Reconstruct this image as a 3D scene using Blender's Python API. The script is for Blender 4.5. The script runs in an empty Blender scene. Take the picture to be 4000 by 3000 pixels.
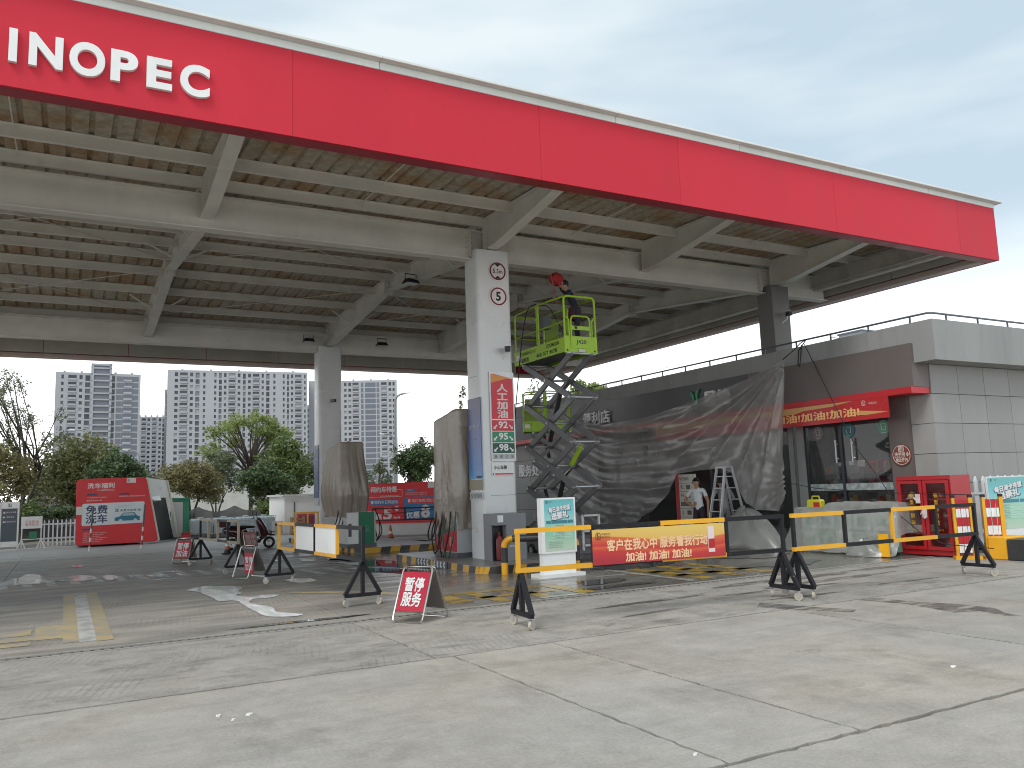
import bpy, bmesh, math, random
from mathutils import Vector, Matrix, noise
R = math.radians; V = Vector
random.seed(7)
S = bpy.context.scene; COL = S.collection

# ------------------------------------------------------------------ camera
cd = bpy.data.cameras.new('camera'); cam = bpy.data.objects.new('camera', cd); COL.objects.link(cam); S.camera = cam
yaw, pitch, roll = 1.06822971, 0.128037482, -0.0338730132
fw = V((math.cos(yaw)*math.cos(pitch), math.sin(yaw)*math.cos(pitch), math.sin(pitch)))
rt = V((math.sin(yaw), -math.cos(yaw), 0)); up = rt.cross(fw)
r2 = math.cos(roll)*rt + math.sin(roll)*up; u2 = -math.sin(roll)*rt + math.cos(roll)*up
cam.matrix_world = Matrix(((r2.x, u2.x, -fw.x, 0), (r2.y, u2.y, -fw.y, 0), (r2.z, u2.z, -fw.z, 1.6), (0, 0, 0, 1)))
cd.sensor_width = 36; cd.lens = 36*3179.27/4000; cd.clip_start = .05; cd.clip_end = 4000

# ------------------------------------------------------------------ sky, sun, exposure
W = bpy.data.worlds.new('World'); S.world = W; W.use_nodes = True
nt = W.node_tree; nt.nodes.clear(); N = nt.nodes.new; L = nt.links.new
out = N('ShaderNodeOutputWorld'); bg = N('ShaderNodeBackground'); L(bg.outputs[0], out.inputs[0]); bg.inputs[1].default_value = .1
SUN_EL, SUN_AZ = 52, 215   # direction TO the sun, azimuth from +X
sky = N('ShaderNodeTexSky'); sky.sky_type = 'NISHITA'; sky.sun_disc = False; sky.sun_elevation = R(SUN_EL); sky.sun_rotation = R(90-SUN_AZ)
sky.air_density = 1.2; sky.dust_density = 3
tc = N('ShaderNodeTexCoord'); mp = N('ShaderNodeMapping'); mp.inputs['Scale'].default_value = (1, 1, 4.5); L(tc.outputs['Generated'], mp.inputs[0])
nz = N('ShaderNodeTexNoise'); nz.inputs['Scale'].default_value = 1.7; nz.inputs['Detail'].default_value = 4; nz.inputs['Roughness'].default_value = .5; L(mp.outputs[0], nz.inputs[0])
cr = N('ShaderNodeValToRGB'); e = cr.color_ramp; e.elements[0].position = .41; e.elements[0].color = (3.8, 4.7, 5.35, 1); e.elements[1].position = .62; e.elements[1].color = (5.7, 6.25, 6.45, 1); L(nz.outputs[0], cr.inputs[0])
sx = N('ShaderNodeSeparateXYZ'); L(tc.outputs['Generated'], sx.inputs[0])
hz = N('ShaderNodeMapRange'); hz.inputs[1].default_value = .0; hz.inputs[2].default_value = .30; hz.inputs[3].default_value = 1; hz.inputs[4].default_value = 0; hz.interpolation_type = 'SMOOTHSTEP'; L(sx.outputs[2], hz.inputs[0])
m1 = N('ShaderNodeMix'); m1.data_type = 'RGBA'; L(hz.outputs[0], m1.inputs[0]); L(cr.outputs[0], m1.inputs[6]); m1.inputs[7].default_value = (15.0, 14.9, 15.2, 1)
m2 = N('ShaderNodeMix'); m2.data_type = 'RGBA'; m2.inputs[0].default_value = .9; L(sky.outputs[0], m2.inputs[6]); L(m1.outputs[2], m2.inputs[7]); L(m2.outputs[2], bg.inputs[0])
sd = bpy.data.lights.new('sun', 'SUN'); sd.energy = 1.25; sd.angle = R(25); sd.color = (1, .97, .92); sun = bpy.data.objects.new('sun', sd); COL.objects.link(sun)
to = V((math.cos(R(SUN_EL))*math.cos(R(SUN_AZ)), math.cos(R(SUN_EL))*math.sin(R(SUN_AZ)), math.sin(R(SUN_EL))))
sun.rotation_euler = to.to_track_quat('Z', 'Y').to_euler()
S.view_settings.view_transform = 'Standard'; S.view_settings.look = 'None'; S.view_settings.gamma = 1; S.view_settings.exposure = .68
S.view_settings.use_curve_mapping = False
S.cycles.pixel_filter_type = 'BLACKMAN_HARRIS'; S.cycles.filter_width = 1.05

# ------------------------------------------------------------------ mesh helpers
class MB:
    def __init__(s): s.v = []; s.f = []; s.m = []; s.mi = 0
    def poly(s, pts):
        n = len(s.v); s.v += [tuple(p) for p in pts]; s.f.append(tuple(range(n, n+len(pts)))); s.m.append(s.mi)
    def faces(s, pts, fs):
        n = len(s.v); s.v += [tuple(p) for p in pts]
        for f in fs: s.f.append(tuple(n+i for i in f)); s.m.append(s.mi)
    def hexa(s, p): s.faces(p, [(0, 3, 2, 1), (4, 5, 6, 7), (0, 1, 5, 4), (1, 2, 6, 5), (2, 3, 7, 6), (3, 0, 4, 7)])
    def box(s, x0, x1, y0, y1, z0, z1):
        s.hexa([(x0, y0, z0), (x1, y0, z0), (x1, y1, z0), (x0, y1, z0), (x0, y0, z1), (x1, y0, z1), (x1, y1, z1), (x0, y1, z1)]); return s
    def bar(s, p, q, w, h=None, u=(0, 0, 1)):
        p = V(p); q = V(q); d = (q-p).normalized(); u = V(u); a = d.cross(u)
        if a.length < 1e-4: a = d.cross(V((1, 0, 0)))
        a.normalize(); b = a.cross(d); h = w if h is None else h; a *= w/2; b *= h/2
        s.hexa([p-a-b, p+a-b, q+a-b, q-a-b, p-a+b, p+a+b, q+a+b, q-a+b]); return s
    def tube(s, pts, r, n=8, closed=False, caps=True):
        pts = [V(p) for p in pts]; k = len(pts); rs = r if isinstance(r, (list, tuple)) else [r]*k; base = len(s.v); prev = None
        for i, p in enumerate(pts):
            d = (pts[(i+1) % k]-pts[i-1]) if closed else (pts[min(i+1, k-1)]-pts[max(i-1, 0)])
            if d.length < 1e-9: d = V((0, 0, 1))
            d.normalize()
            a = d.orthogonal() if prev is None else prev-d*prev.dot(d)
            if a.length < 1e-6: a = d.orthogonal()
            a.normalize(); prev = a; b = d.cross(a)
            for j in range(n): t = 2*math.pi*j/n; s.v.append(tuple(p+(a*math.cos(t)+b*math.sin(t))*rs[i]))
        for i in range(k if closed else k-1):
            A = base+i*n; B = base+((i+1) % k)*n
            for j in range(n): s.f.append((A+j, A+(j+1) % n, B+(j+1) % n, B+j)); s.m.append(s.mi)
        if caps and not closed:
            s.f.append(tuple(base+j for j in reversed(range(n)))); s.m.append(s.mi)
            s.f.append(tuple(base+(k-1)*n+j for j in range(n))); s.m.append(s.mi)
        return s
    def prism(s, pts, d):
        n = len(pts); d = V(d); P = [V(p) for p in pts]; b = len(s.v); s.v += [tuple(p) for p in P]+[tuple(p+d) for p in P]
        s.f.append(tuple(b+i for i in reversed(range(n)))); s.m.append(s.mi); s.f.append(tuple(b+n+i for i in range(n))); s.m.append(s.mi)
        for i in range(n): j = (i+1) % n; s.f.append((b+i, b+j, b+n+j, b+n+i)); s.m.append(s.mi)
        return s
    def lathe(s, prof, c=(0, 0, 0), n=16, ax='Z'):
        b = len(s.v); c = V(c)
        for r, h in prof:
            for j in range(n):
                t = 2*math.pi*j/n; x, y = r*math.cos(t), r*math.sin(t)
                s.v.append(tuple(c+(V((x, y, h)) if ax == 'Z' else V((h, x, y)) if ax == 'X' else V((y, h, x)))))
        for i in range(len(prof)-1):
            for j in range(n): s.f.append((b+i*n+j, b+i*n+(j+1) % n, b+(i+1)*n+(j+1) % n, b+(i+1)*n+j)); s.m.append(s.mi)
        s.f.append(tuple(b+j for j in reversed(range(n)))); s.m.append(s.mi); e = b+(len(prof)-1)*n; s.f.append(tuple(e+j for j in range(n))); s.m.append(s.mi)
        return s
    def grid(s, fn, nu, nv):
        b = len(s.v)
        for i in range(nu+1):
            for j in range(nv+1): s.v.append(tuple(fn(i/nu, j/nv)))
        for i in range(nu):
            for j in range(nv): q = b+i*(nv+1)+j; s.f.append((q, q+nv+1, q+nv+2, q+1)); s.m.append(s.mi)
        return s
    def build(s, name, mats, parent=None, smooth=False, bevel=0, kind=None, fix=True):
        me = bpy.data.meshes.new(name); me.from_pydata(s.v, [], s.f)
        mats = mats if isinstance(mats, (list, tuple)) else [mats]
        for m in mats: me.materials.append(m)
        if len(mats) > 1: me.polygons.foreach_set('material_index', s.m)
        if fix or bevel:
            bm = bmesh.new(); bm.from_mesh(me)
            if fix: bmesh.ops.recalc_face_normals(bm, faces=bm.faces)
            if bevel: bmesh.ops.bevel(bm, geom=[e for e in bm.edges if e.is_manifold and e.calc_face_angle(0) > .6], offset=bevel, segments=1, affect='EDGES', profile=.5)
            bm.to_mesh(me); bm.free()
        if smooth:
            me.polygons.foreach_set('use_smooth', [True]*len(me.polygons))
            if smooth != 'all':
                try: me.set_sharp_from_angle(angle=R(38))
                except Exception: pass
        me.update()
        o = bpy.data.objects.new(name, me); COL.objects.link(o)
        if parent is not None: o.parent = parent
        if kind: o['kind'] = kind
        return o
def rect(m, x0, x1, y0, y1, z): m.poly([(x0, y0, z), (x1, y0, z), (x1, y1, z), (x0, y1, z)])
def tag(o, label, cat, group=None):
    o['label'] = label; o['category'] = cat
    if group: o['group'] = group
    return o
def thing(name, label, cat, loc=(0, 0, 0), rz=0, group=None):
    o = bpy.data.objects.new(name, None); COL.objects.link(o); o.empty_display_size = .1; o.location = loc; o.rotation_euler = (0, 0, rz)
    return tag(o, label, cat, group)
def dup(o, loc=None, rz=None, label=None, parent=None, group=None):
    c = o.copy(); COL.objects.link(c)
    if parent is not None: c.parent = parent
    if loc is not None: c.location = loc
    if rz is not None: c.rotation_euler = (0, 0, rz)
    if label: c['label'] = label
    if group: c['group'] = group
    for ch in list(o.children): dup(ch, parent=c)
    return c
def struct(o): o['kind'] = 'structure'; return o

# ------------------------------------------------------------------ materials
MC = {}
def lin(r, g, b): return tuple(((c/255)/12.92 if c <= 10 else ((c/255+.055)/1.055)**2.4) for c in (r, g, b))
def mat(name, col, rough=.5, metal=0, var=.12, vs=1.5, bump=0, bs=60, dirt=0, dcol=(.06, .05, .04), ds=2.5, dth=.55, spec=.5, stretch=(1, 1, 1), emit=0, coat=0, rvar=.1):
    if name in MC: return MC[name]
    m = bpy.data.materials.new(name); m.use_nodes = True; t = m.node_tree; n = t.nodes.new; l = t.links.new; b = t.nodes['Principled BSDF']
    b.inputs['Roughness'].default_value = rough; b.inputs['Metallic'].default_value = metal; b.inputs['Specular IOR Level'].default_value = spec
    if coat: b.inputs['Coat Weight'].default_value = coat; b.inputs['Coat Roughness'].default_value = .12
    g = n('ShaderNodeNewGeometry'); mp = n('ShaderNodeMapping'); mp.inputs['Scale'].default_value = stretch; l(g.outputs['Position'], mp.inputs[0])
    a = n('ShaderNodeTexNoise'); a.inputs['Scale'].default_value = vs; a.inputs['Detail'].default_value = 5; a.inputs['Roughness'].default_value = .6; l(mp.outputs[0], a.inputs[0])
    mr = n('ShaderNodeMapRange'); mr.inputs[1].default_value = .3; mr.inputs[2].default_value = .7; mr.inputs[3].default_value = 1-var; mr.inputs[4].default_value = 1+var; l(a.outputs[0], mr.inputs[0])
    x = n('ShaderNodeVectorMath'); x.operation = 'SCALE'; x.inputs[0].default_value = col; oi = n('ShaderNodeObjectInfo'); rr = n('ShaderNodeMapRange'); rr.inputs[3].default_value = .95; rr.inputs[4].default_value = 1.05; l(oi.outputs['Random'], rr.inputs[0]); mm = n('ShaderNodeMath'); mm.operation = 'MULTIPLY'; l(mr.outputs[0], mm.inputs[0]); l(rr.outputs[0], mm.inputs[1]); l(mm.outputs[0], x.inputs['Scale']); c = x.outputs[0]
    if dirt:
        d = n('ShaderNodeTexNoise'); d.inputs['Scale'].default_value = ds; d.inputs['Detail'].default_value = 8; d.inputs['Roughness'].default_value = .7; l(mp.outputs[0], d.inputs[0])
        k = n('ShaderNodeMapRange'); k.inputs[1].default_value = dth; k.inputs[2].default_value = dth+.15; k.inputs[3].default_value = 0; k.inputs[4].default_value = dirt; l(d.outputs[0], k.inputs[0])
        y = n('ShaderNodeMix'); y.data_type = 'RGBA'; l(k.outputs[0], y.inputs[0]); l(c, y.inputs[6]); y.inputs[7].default_value = (*dcol, 1); c = y.outputs[2]
    l(c, b.inputs['Base Color'])
    if rvar:
        q = n('ShaderNodeMapRange'); q.inputs[1].default_value = .3; q.inputs[2].default_value = .7; q.inputs[3].default_value = max(.02, rough-rvar); q.inputs[4].default_value = min(1, rough+rvar); l(a.outputs[0], q.inputs[0]); l(q.outputs[0], b.inputs['Roughness'])
    if bump:
        h = n('ShaderNodeTexNoise'); h.inputs['Scale'].default_value = bs; h.inputs['Detail'].default_value = 4; l(mp.outputs[0], h.inputs[0]); u = n('ShaderNodeBump'); u.inputs['Strength'].default_value = bump; u.inputs['Distance'].default_value = .01; l(h.outputs[0], u.inputs['Height']); l(u.outputs[0], b.inputs['Normal'])
    if emit: b.inputs['Emission Color'].default_value = (*col, 1); b.inputs['Emission Strength'].default_value = emit
    MC[name] = m; return m
RED = mat('red_fascia', (.56, .03, .05), .5, var=.06, vs=.5, bump=.1, bs=1.2, stretch=(1, 1, .35), dirt=.2, dcol=(.4, .045, .055), ds=1.8, dth=.52, spec=.18)
REDD = mat('red_paint', (.45, .012, .02), .4, var=.1, dirt=.15)
WHITE = mat('white_paint', (.72, .73, .72), .4, var=.06, dirt=.12, dcol=(.4, .38, .34), ds=1.2)
TRIM = mat('white_trim', (.66, .69, .65), .4, var=.06)
PILLAR = mat('pillar_cladding', (.62, .63, .63), .32, var=.05, vs=.8, dirt=.12, dcol=(.4, .4, .38), ds=.9)
STEEL = mat('beige_steel', (.68, .655, .6), .55, var=.1, vs=1.1, dirt=.3, dcol=(.42, .38, .33), ds=1.4, dth=.56)
STEELD = mat('dusty_steel', (.55, .51, .46), .6, var=.12, vs=1.3, dirt=.35, dcol=(.2, .17, .13), ds=1.1, dth=.5)
FINN = mat('fascia_inner_sheet', (.52, .49, .43), .6, var=.12, vs=.7, dirt=.3, dcol=(.34, .32, .27), ds=.8, dth=.5)
LIP = mat('fascia_lip', (.5, .4, .36), .5, var=.1)
BLACK = mat('black_paint', (.012, .012, .015), .55, var=.2, dirt=.85, dcol=(.55, .53, .48), ds=11, dth=.66, spec=.3)
BLK = mat('plain_black', (.012, .012, .014), .5, var=.1)
RUBBER = mat('rubber', (.018, .018, .018), .75, var=.15)
YEL = mat('yellow_paint', (.72, .36, .012), .42, var=.1, dirt=.45, dcol=(.5, .45, .3), ds=9, dth=.66)
CHROME = mat('chrome_tube', (.55, .54, .5), .25, metal=1, var=.08)
GALV = mat('galvanised', (.45, .46, .47), .4, metal=.8, var=.12)
DKGREY = mat('dark_grey_paint', (.11, .11, .12), .5, var=.1)
MIDGREY = mat('mid_grey_paint', (.19, .195, .21), .45, var=.08)
LGREY = mat('light_grey_plastic', (.5, .51, .51), .45, var=.06)
GREEN = mat('dispenser_green', (.006, .16, .075), .35, var=.08)
BROWN = mat('brown_panel', (.125, .105, .10), .5, var=.1, vs=.6, dirt=.2, dcol=(.2, .18, .16), ds=1.3, dth=.58)
BRDARK = mat('dark_sign_panel', (.045, .043, .05), .42, var=.15, vs=.5)
STUCCO = mat('grey_stucco', (.295, .3, .293), .85, var=.1, vs=.6, bump=.5, bs=90, dirt=.5, dcol=(.2, .2, .185), ds=1.6, dth=.52, stretch=(1.6, 1.6, .25))
TILE = mat('stone_tile', (.295, .292, .283), .7, var=.06, vs=1.8, bump=.2, bs=120, dirt=.14, dcol=(.26, .26, .245), ds=1.7, dth=.52, stretch=(1.6, 1.6, .3))
JOINT = mat('dark_joint', (.05, .05, .05), .8)
SKIN = mat('skin', (.42, .23, .15), .5, var=.05)
HAIR = mat('hair', (.012, .01, .009), .5)
WOOD = mat('wood', (.32, .2, .1), .7, var=.2, stretch=(1, 8, 8))
def simple(name, col, rough=.5, **k): return mat(name, col, rough, **k)
def glass(name, tint=(.05, .07, .08), tr=.55, rough=.03):
    m = bpy.data.materials.new(name); m.use_nodes = True; t = m.node_tree; t.nodes.clear(); n = t.nodes.new; l = t.links.new
    o = n('ShaderNodeOutputMaterial'); a = n('ShaderNodeBsdfTransparent'); a.inputs[0].default_value = (*[.9+.1*c for c in tint], 1); g = n('ShaderNodeBsdfGlossy'); g.inputs['Roughness'].default_value = rough
    lw = n('ShaderNodeLayerWeight'); pw = n('ShaderNodeMath'); pw.operation = 'POWER'; l(lw.outputs['Facing'], pw.inputs[0]); pw.inputs[1].default_value = 4.5; fr = n('ShaderNodeMath'); fr.operation = 'MULTIPLY_ADD'; l(pw.outputs[0], fr.inputs[0]); fr.inputs[1].default_value = .9; fr.inputs[2].default_value = .035; x = n('ShaderNodeMixShader'); l(fr.outputs[0], x.inputs[0]); l(a.outputs[0], x.inputs[1]); l(g.outputs[0], x.inputs[2])
    d = n('ShaderNodeBsdfDiffuse'); d.inputs[0].default_value = (*tint, 1); y = n('ShaderNodeMixShader'); y.inputs[0].default_value = tr; l(d.outputs[0], y.inputs[1]); l(x.outputs[0], y.inputs[2]); l(y.outputs[0], o.inputs[0])
    return m
def plastic(name, col, tr=.4, gl=.12, rough=.25, tl=.3, fine=10, bump=.35):
    m = bpy.data.materials.new(name); m.use_nodes = True; t = m.node_tree; t.nodes.clear(); n = t.nodes.new; l = t.links.new
    o = n('ShaderNodeOutputMaterial'); a = n('ShaderNodeBsdfTransparent'); a.inputs[0].default_value = (.92, .9, .88, 1)
    d = n('ShaderNodeBsdfDiffuse'); d.inputs[0].default_value = (*col, 1); q = n('ShaderNodeBsdfTranslucent'); q.inputs[0].default_value = (*col, 1); g = n('ShaderNodeBsdfGlossy'); g.inputs['Roughness'].default_value = rough
    ge = n('ShaderNodeNewGeometry'); z = n('ShaderNodeTexNoise'); z.inputs['Scale'].default_value = fine; z.inputs['Detail'].default_value = 5; l(ge.outputs['Position'], z.inputs[0]); bu = n('ShaderNodeBump'); bu.inputs['Strength'].default_value = bump; bu.inputs['Distance'].default_value = .03; l(z.outputs[0], bu.inputs['Height'])
    for s in (d, q, g): l(bu.outputs[0], s.inputs['Normal'])
    x = n('ShaderNodeMixShader'); x.inputs[0].default_value = tl; l(d.outputs[0], x.inputs[1]); l(q.outputs[0], x.inputs[2])
    y = n('ShaderNodeMixShader'); y.inputs[0].default_value = gl; l(x.outputs[0], y.inputs[1]); l(g.outputs[0], y.inputs[2])
    w = n('ShaderNodeMixShader'); l(y.outputs[0], w.inputs[1]); l(a.outputs[0], w.inputs[2])
    zr = n('ShaderNodeMapRange'); zr.inputs[1].default_value = .3; zr.inputs[2].default_value = .7; zr.inputs[3].default_value = max(0, tr-.1); zr.inputs[4].default_value = tr+.1
    z2 = n('ShaderNodeTexNoise'); z2.inputs['Scale'].default_value = 1.3; l(ge.outputs['Position'], z2.inputs[0]); l(z2.outputs[0], zr.inputs[0]); l(zr.outputs[0], w.inputs[0]); l(w.outputs[0], o.inputs[0])
    return m
GLASS = glass('shop_glass', (.012, .018, .02), .8)
def gloss_print(name, col, rough=.35): return mat(name, col, rough, var=.05, vs=.9)

# ------------------------------------------------------------------ lettering
FC = {}
def glyphs(s, bold, space, res, gap):
    key = (s, bold, space, res, gap)
    if key in FC: return FC[key]
    cu = bpy.data.curves.new('t', 'FONT'); cu.body = s; cu.size = 1; cu.align_x = 'CENTER'; cu.resolution_u = res; cu.space_line = space; cu.space_character = gap; cu.offset = bold*.6 if s.isascii() else 0
    o = bpy.data.objects.new('t', cu); COL.objects.link(o); bpy.context.view_layer.update()
    me = bpy.data.meshes.new_from_object(o.evaluated_get(bpy.context.evaluated_depsgraph_get()))
    vs = [tuple(v.co) for v in me.vertices]; fs = [tuple(p.vertices) for p in me.polygons]
    bpy.data.objects.remove(o); bpy.data.curves.remove(cu); bpy.data.meshes.remove(me)
    x0 = min(v[0] for v in vs); x1 = max(v[0] for v in vs); y0 = min(v[1] for v in vs); y1 = max(v[1] for v in vs)
    FC[key] = (vs, fs, (x0, x1, y0, y1)); return FC[key]
def text(name, s, parent, o, right, upv, h, m, w=None, bold=0, space=1, depth=0, res=2, gap=1, align='C', lift=.003):
    """lettering whose bounding box is h high (w wide if given), centred at o, in the plane right x up"""
    vs, fs, (x0, x1, y0, y1) = glyphs(s, bold, space, res, gap)
    sy = h/(y1-y0); sxx = sy if w is None else w/(x1-x0); right = V(right).normalized(); upv = V(upv); nrm = right.cross(upv).normalized()
    cx = {'C': (x0+x1)/2, 'L': x0, 'R': x1}[align]; cy = (y0+y1)/2; o = V(o)
    b = MB(); offs = [(0, 0)] if not bold or s.isascii() else [(-bold, 0), (bold, 0), (0, bold), (0, -bold)]
    for k, (dx, dy) in enumerate(offs):
        n = len(b.v); z = lift+depth+k*.0005
        P = [o+right*((v[0]+dx-cx)*sxx)+upv*((v[1]+dy-cy)*sy)+nrm*z for v in vs]
        b.v += [tuple(p) for p in P]; b.f += [tuple(n+i for i in f) for f in fs]; b.m += [0]*len(fs)
        if depth:
            ec = {}
            for f in fs:
                for i in range(len(f)):
                    a, c = f[i], f[(i+1) % len(f)]; ec[(a, c)] = 1
            Q = [p-nrm*depth for p in P]; n2 = len(b.v); b.v += [tuple(q) for q in Q]
            for (a, c) in ec:
                if (c, a) not in ec: b.f.append((n+a, n2+a, n2+c, n+c)); b.m.append(0)
    return b.build(name, m, parent, fix=False)
# ================================================================== GROUND
def concrete(name, base, warm, rough=.75, grooves=0, wet=0, gdir=(1, 0)):
    m = bpy.data.materials.new(name); m.use_nodes = True; t = m.node_tree; n = t.nodes.new; l = t.links.new; b = t.nodes['Principled BSDF']; b.inputs['Specular IOR Level'].default_value = .4
    g = n('ShaderNodeNewGeometry'); pos = g.outputs['Position']
    def nz(sc, det=5, ro=.6, vec=pos):
        k = n('ShaderNodeTexNoise'); k.inputs['Scale'].default_value = sc; k.inputs['Detail'].default_value = det; k.inputs['Roughness'].default_value = ro; l(vec, k.inputs[0]); return k.outputs[0]
    def mr(x, a, c, d, e_, cl=True):
        k = n('ShaderNodeMapRange'); k.inputs[1].default_value = a; k.inputs[2].default_value = c; k.inputs[3].default_value = d; k.inputs[4].default_value = e_; l(x, k.inputs[0]); return k.outputs[0]
    def mix(f, a, c):
        k = n('ShaderNodeMix'); k.data_type = 'RGBA'
        if isinstance(f, (int, float)): k.inputs[0].default_value = f
        else: l(f, k.inputs[0])
        for i, x in ((6, a), (7, c)):
            if isinstance(x, tuple): k.inputs[i].default_value = (*x, 1)
            else: l(x, k.inputs[i])
        return k.outputs[2]
    def mul(c, f):
        k = n('ShaderNodeVectorMath'); k.operation = 'SCALE'; l(c, k.inputs[0]); l(f, k.inputs['Scale']); return k.outputs[0]
    def math_(op, a, c):
        k = n('ShaderNodeMath'); k.operation = op
        for i, x in ((0, a), (1, c)):
            if isinstance(x, (int, float)): k.inputs[i].default_value = x
            else: l(x, k.inputs[i])
        return k.outputs[0]
    oi = n('ShaderNodeObjectInfo')
    c = mix(mr(nz(.35, 3), .35, .65, 0, 1), base, warm)
    c = mul(c, mr(nz(1.7, 6), .25, .75, .84, 1.14)); c = mul(c, mr(nz(38, 4, .7), .3, .7, .86, 1.14)); c = mul(c, mr(nz(160, 2), .3, .7, .9, 1.1)); c = mul(c, mr(nz(6, 6, .7), .3, .7, .92, 1.08)); c = mul(c, mr(oi.outputs['Random'], 0, 1, .95, 1.05))
    c = mix(mr(nz(14, 8, .75), .66, .72, 0, .5), c, (.1, .092, .085))          # dark specks
    c = mix(mr(nz(2.6, 8, .7), .6, .72, 0, .35), c, tuple(min(.6, x*1.3) for x in warm))
    st = n('ShaderNodeMapping'); st.inputs['Scale'].default_value = (.45, 2.6, 1); l(pos, st.inputs[0])
    c = mix(mr(nz(1.1, 6, .65, st.outputs[0]), .52, .68, 0, .3), c, tuple(x*.55 for x in base))
    h = nz(70, 4)
    if grooves:
        mp = n('ShaderNodeMapping'); mp.inputs['Rotation'].default_value = (0, 0, grooves); l(pos, mp.inputs[0]); wv = n('ShaderNodeTexWave'); wv.inputs['Scale'].default_value = 4.2; wv.inputs['Distortion'].default_value = 2.2; wv.inputs['Detail Scale'].default_value = .8; wv.inputs['Detail'].default_value = 2; l(mp.outputs[0], wv.inputs[0])
        amt = math_('MULTIPLY', mr(wv.outputs[1], .0, .28, 1, 0), mr(nz(.95, 5, .7), .5, .66, 0, .5)); c = mix(amt, c, tuple(x*.35 for x in base)); h = math_('SUBTRACT', h, math_('MULTIPLY', amt, 1.5))
    ro = mr(nz(3, 5), .3, .7, rough-.08, rough+.1)
    if wet:
        sp = n('ShaderNodeSeparateXYZ'); l(pos, sp.inputs[0])
        wx = mr(sp.outputs[0], 3.0, 7.5, -.1, .2); wb = math_('ADD', math_('MULTIPLY', nz(.9, 6, .62, st.outputs[0]), .75), math_('MULTIPLY', nz(.28, 3), .35)); wn = math_('ADD', wb, wx)
        wm = mr(wn, .50, .74, 0, 1); damp = mr(wn, .38, .56, 0, 1)
        c = mix(math_('MULTIPLY', damp, .6), c, tuple(x*.3 for x in base)); ro = mixf(n, l, wm, ro, .1); b.inputs['Specular IOR Level'].default_value = .5
    l(c, b.inputs['Base Color']); l(ro, b.inputs['Roughness'])
    bu = n('ShaderNodeBump'); bu.inputs['Strength'].default_value = .25; bu.inputs['Distance'].default_value = .006; l(h, bu.inputs['Height']); l(bu.outputs[0], b.inputs['Normal'])
    return m
def mixf(n, l, f, a, bval):
    k = n('ShaderNodeMix'); l(f, k.inputs[0]); l(a, k.inputs[2]); k.inputs[3].default_value = bval; return k.outputs[0]
C_FORE = concrete('concrete_fore', (.345, .33, .302), (.375, .34, .288), .78)
C_STRIP = concrete('concrete_strip', (.325, .31, .285), (.365, .337, .296), .75, grooves=.25)
C_COURT = concrete('concrete_court', (.3, .28, .252), (.36, .322, .272), .62, grooves=.12, wet=1)
C_BACK = concrete('concrete_back', (.46, .45, .43), (.48, .455, .42), .7)
GR = mat('far_ground', (.22, .22, .2), .9, var=.2, vs=.1)
m = MB(); rect(m, -700, 700, -60, 900, -.06); struct(m.build('ground', GR))
rng = random.Random(3)
def slab_edge(p, q, k, amp):
    p = V(p); q = V(q); d = (q-p); L_ = d.length; nn = V((-d.y, d.x, 0)).normalized(); out = []
    for i in range(k): t = i/k; out.append(p+d*t+nn*((noise.noise(V((p.x*3+d.x*t*7, p.y*3+d.y*t*7, 1.3)))*.9+rng.uniform(-.4, .4))*amp if i else 0))
    return out
def slab(x0, x1, y0, y1, mt, parent, gap=.009, amp=.013, zt=0., name='concrete_slab'):
    a = (x0+gap, y0+gap, zt); b = (x1-gap, y0+gap, zt); c = (x1-gap, y1-gap, zt); d = (x0+gap, y1-gap, zt); P = []
    for p, q in ((a, b), (b, c), (c, d), (d, a)): P += slab_edge(p, q, max(3, min(110, int((V(q)-V(p)).length/.07))), amp)
    mb = MB(); mb.prism([(p.x, p.y, zt-.045) for p in P], (0, 0, .045)); return mb.build(name, mt, parent)
m = MB(); rect(m, -12, 40, -8, 10.2, -.04); apron = struct(m.build('apron', JOINT))
def row(xs, y0, y1, mt, parent, **k):
    for a, b in zip(xs, xs[1:]): slab(a, b, y0, y1, mt, parent, **k)
row([-12, -5, 1.4, 9, 16, 26, 40], -8, 3.71, C_FORE, apron, amp=.022, gap=.014)
row([-12, -6, -2.2, 3.38, 4.5, 7.9, 11.7, 16, 26, 40], 3.73, 7.52, C_FORE, apron, amp=.02, gap=.012)
row([-12, -6, -1.5, 3.2, 7.9, 12.6, 17.3, 26, 40], 7.54, 10.18, C_STRIP, apron)
m = MB(); rect(m, -14, 16.2, 10.2, 31.1, -.04); court = struct(m.build('forecourt', JOINT))
for y0, y1 in ((10.46, 14.9), (14.9, 19.3), (19.3, 23.7), (23.7, 28.1), (28.1, 31)): row([-14, -9.9, -5.5, -1.1, 3.3, 7.7, 12.1, 16.1], y0, y1, C_COURT if y0 < 28 else C_BACK, court, gap=.005, amp=.004)
m = MB(); rect(m, -60, 70, 31.1, 37.2, -.02); struct(m.build('back_road', C_BACK))
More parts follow.
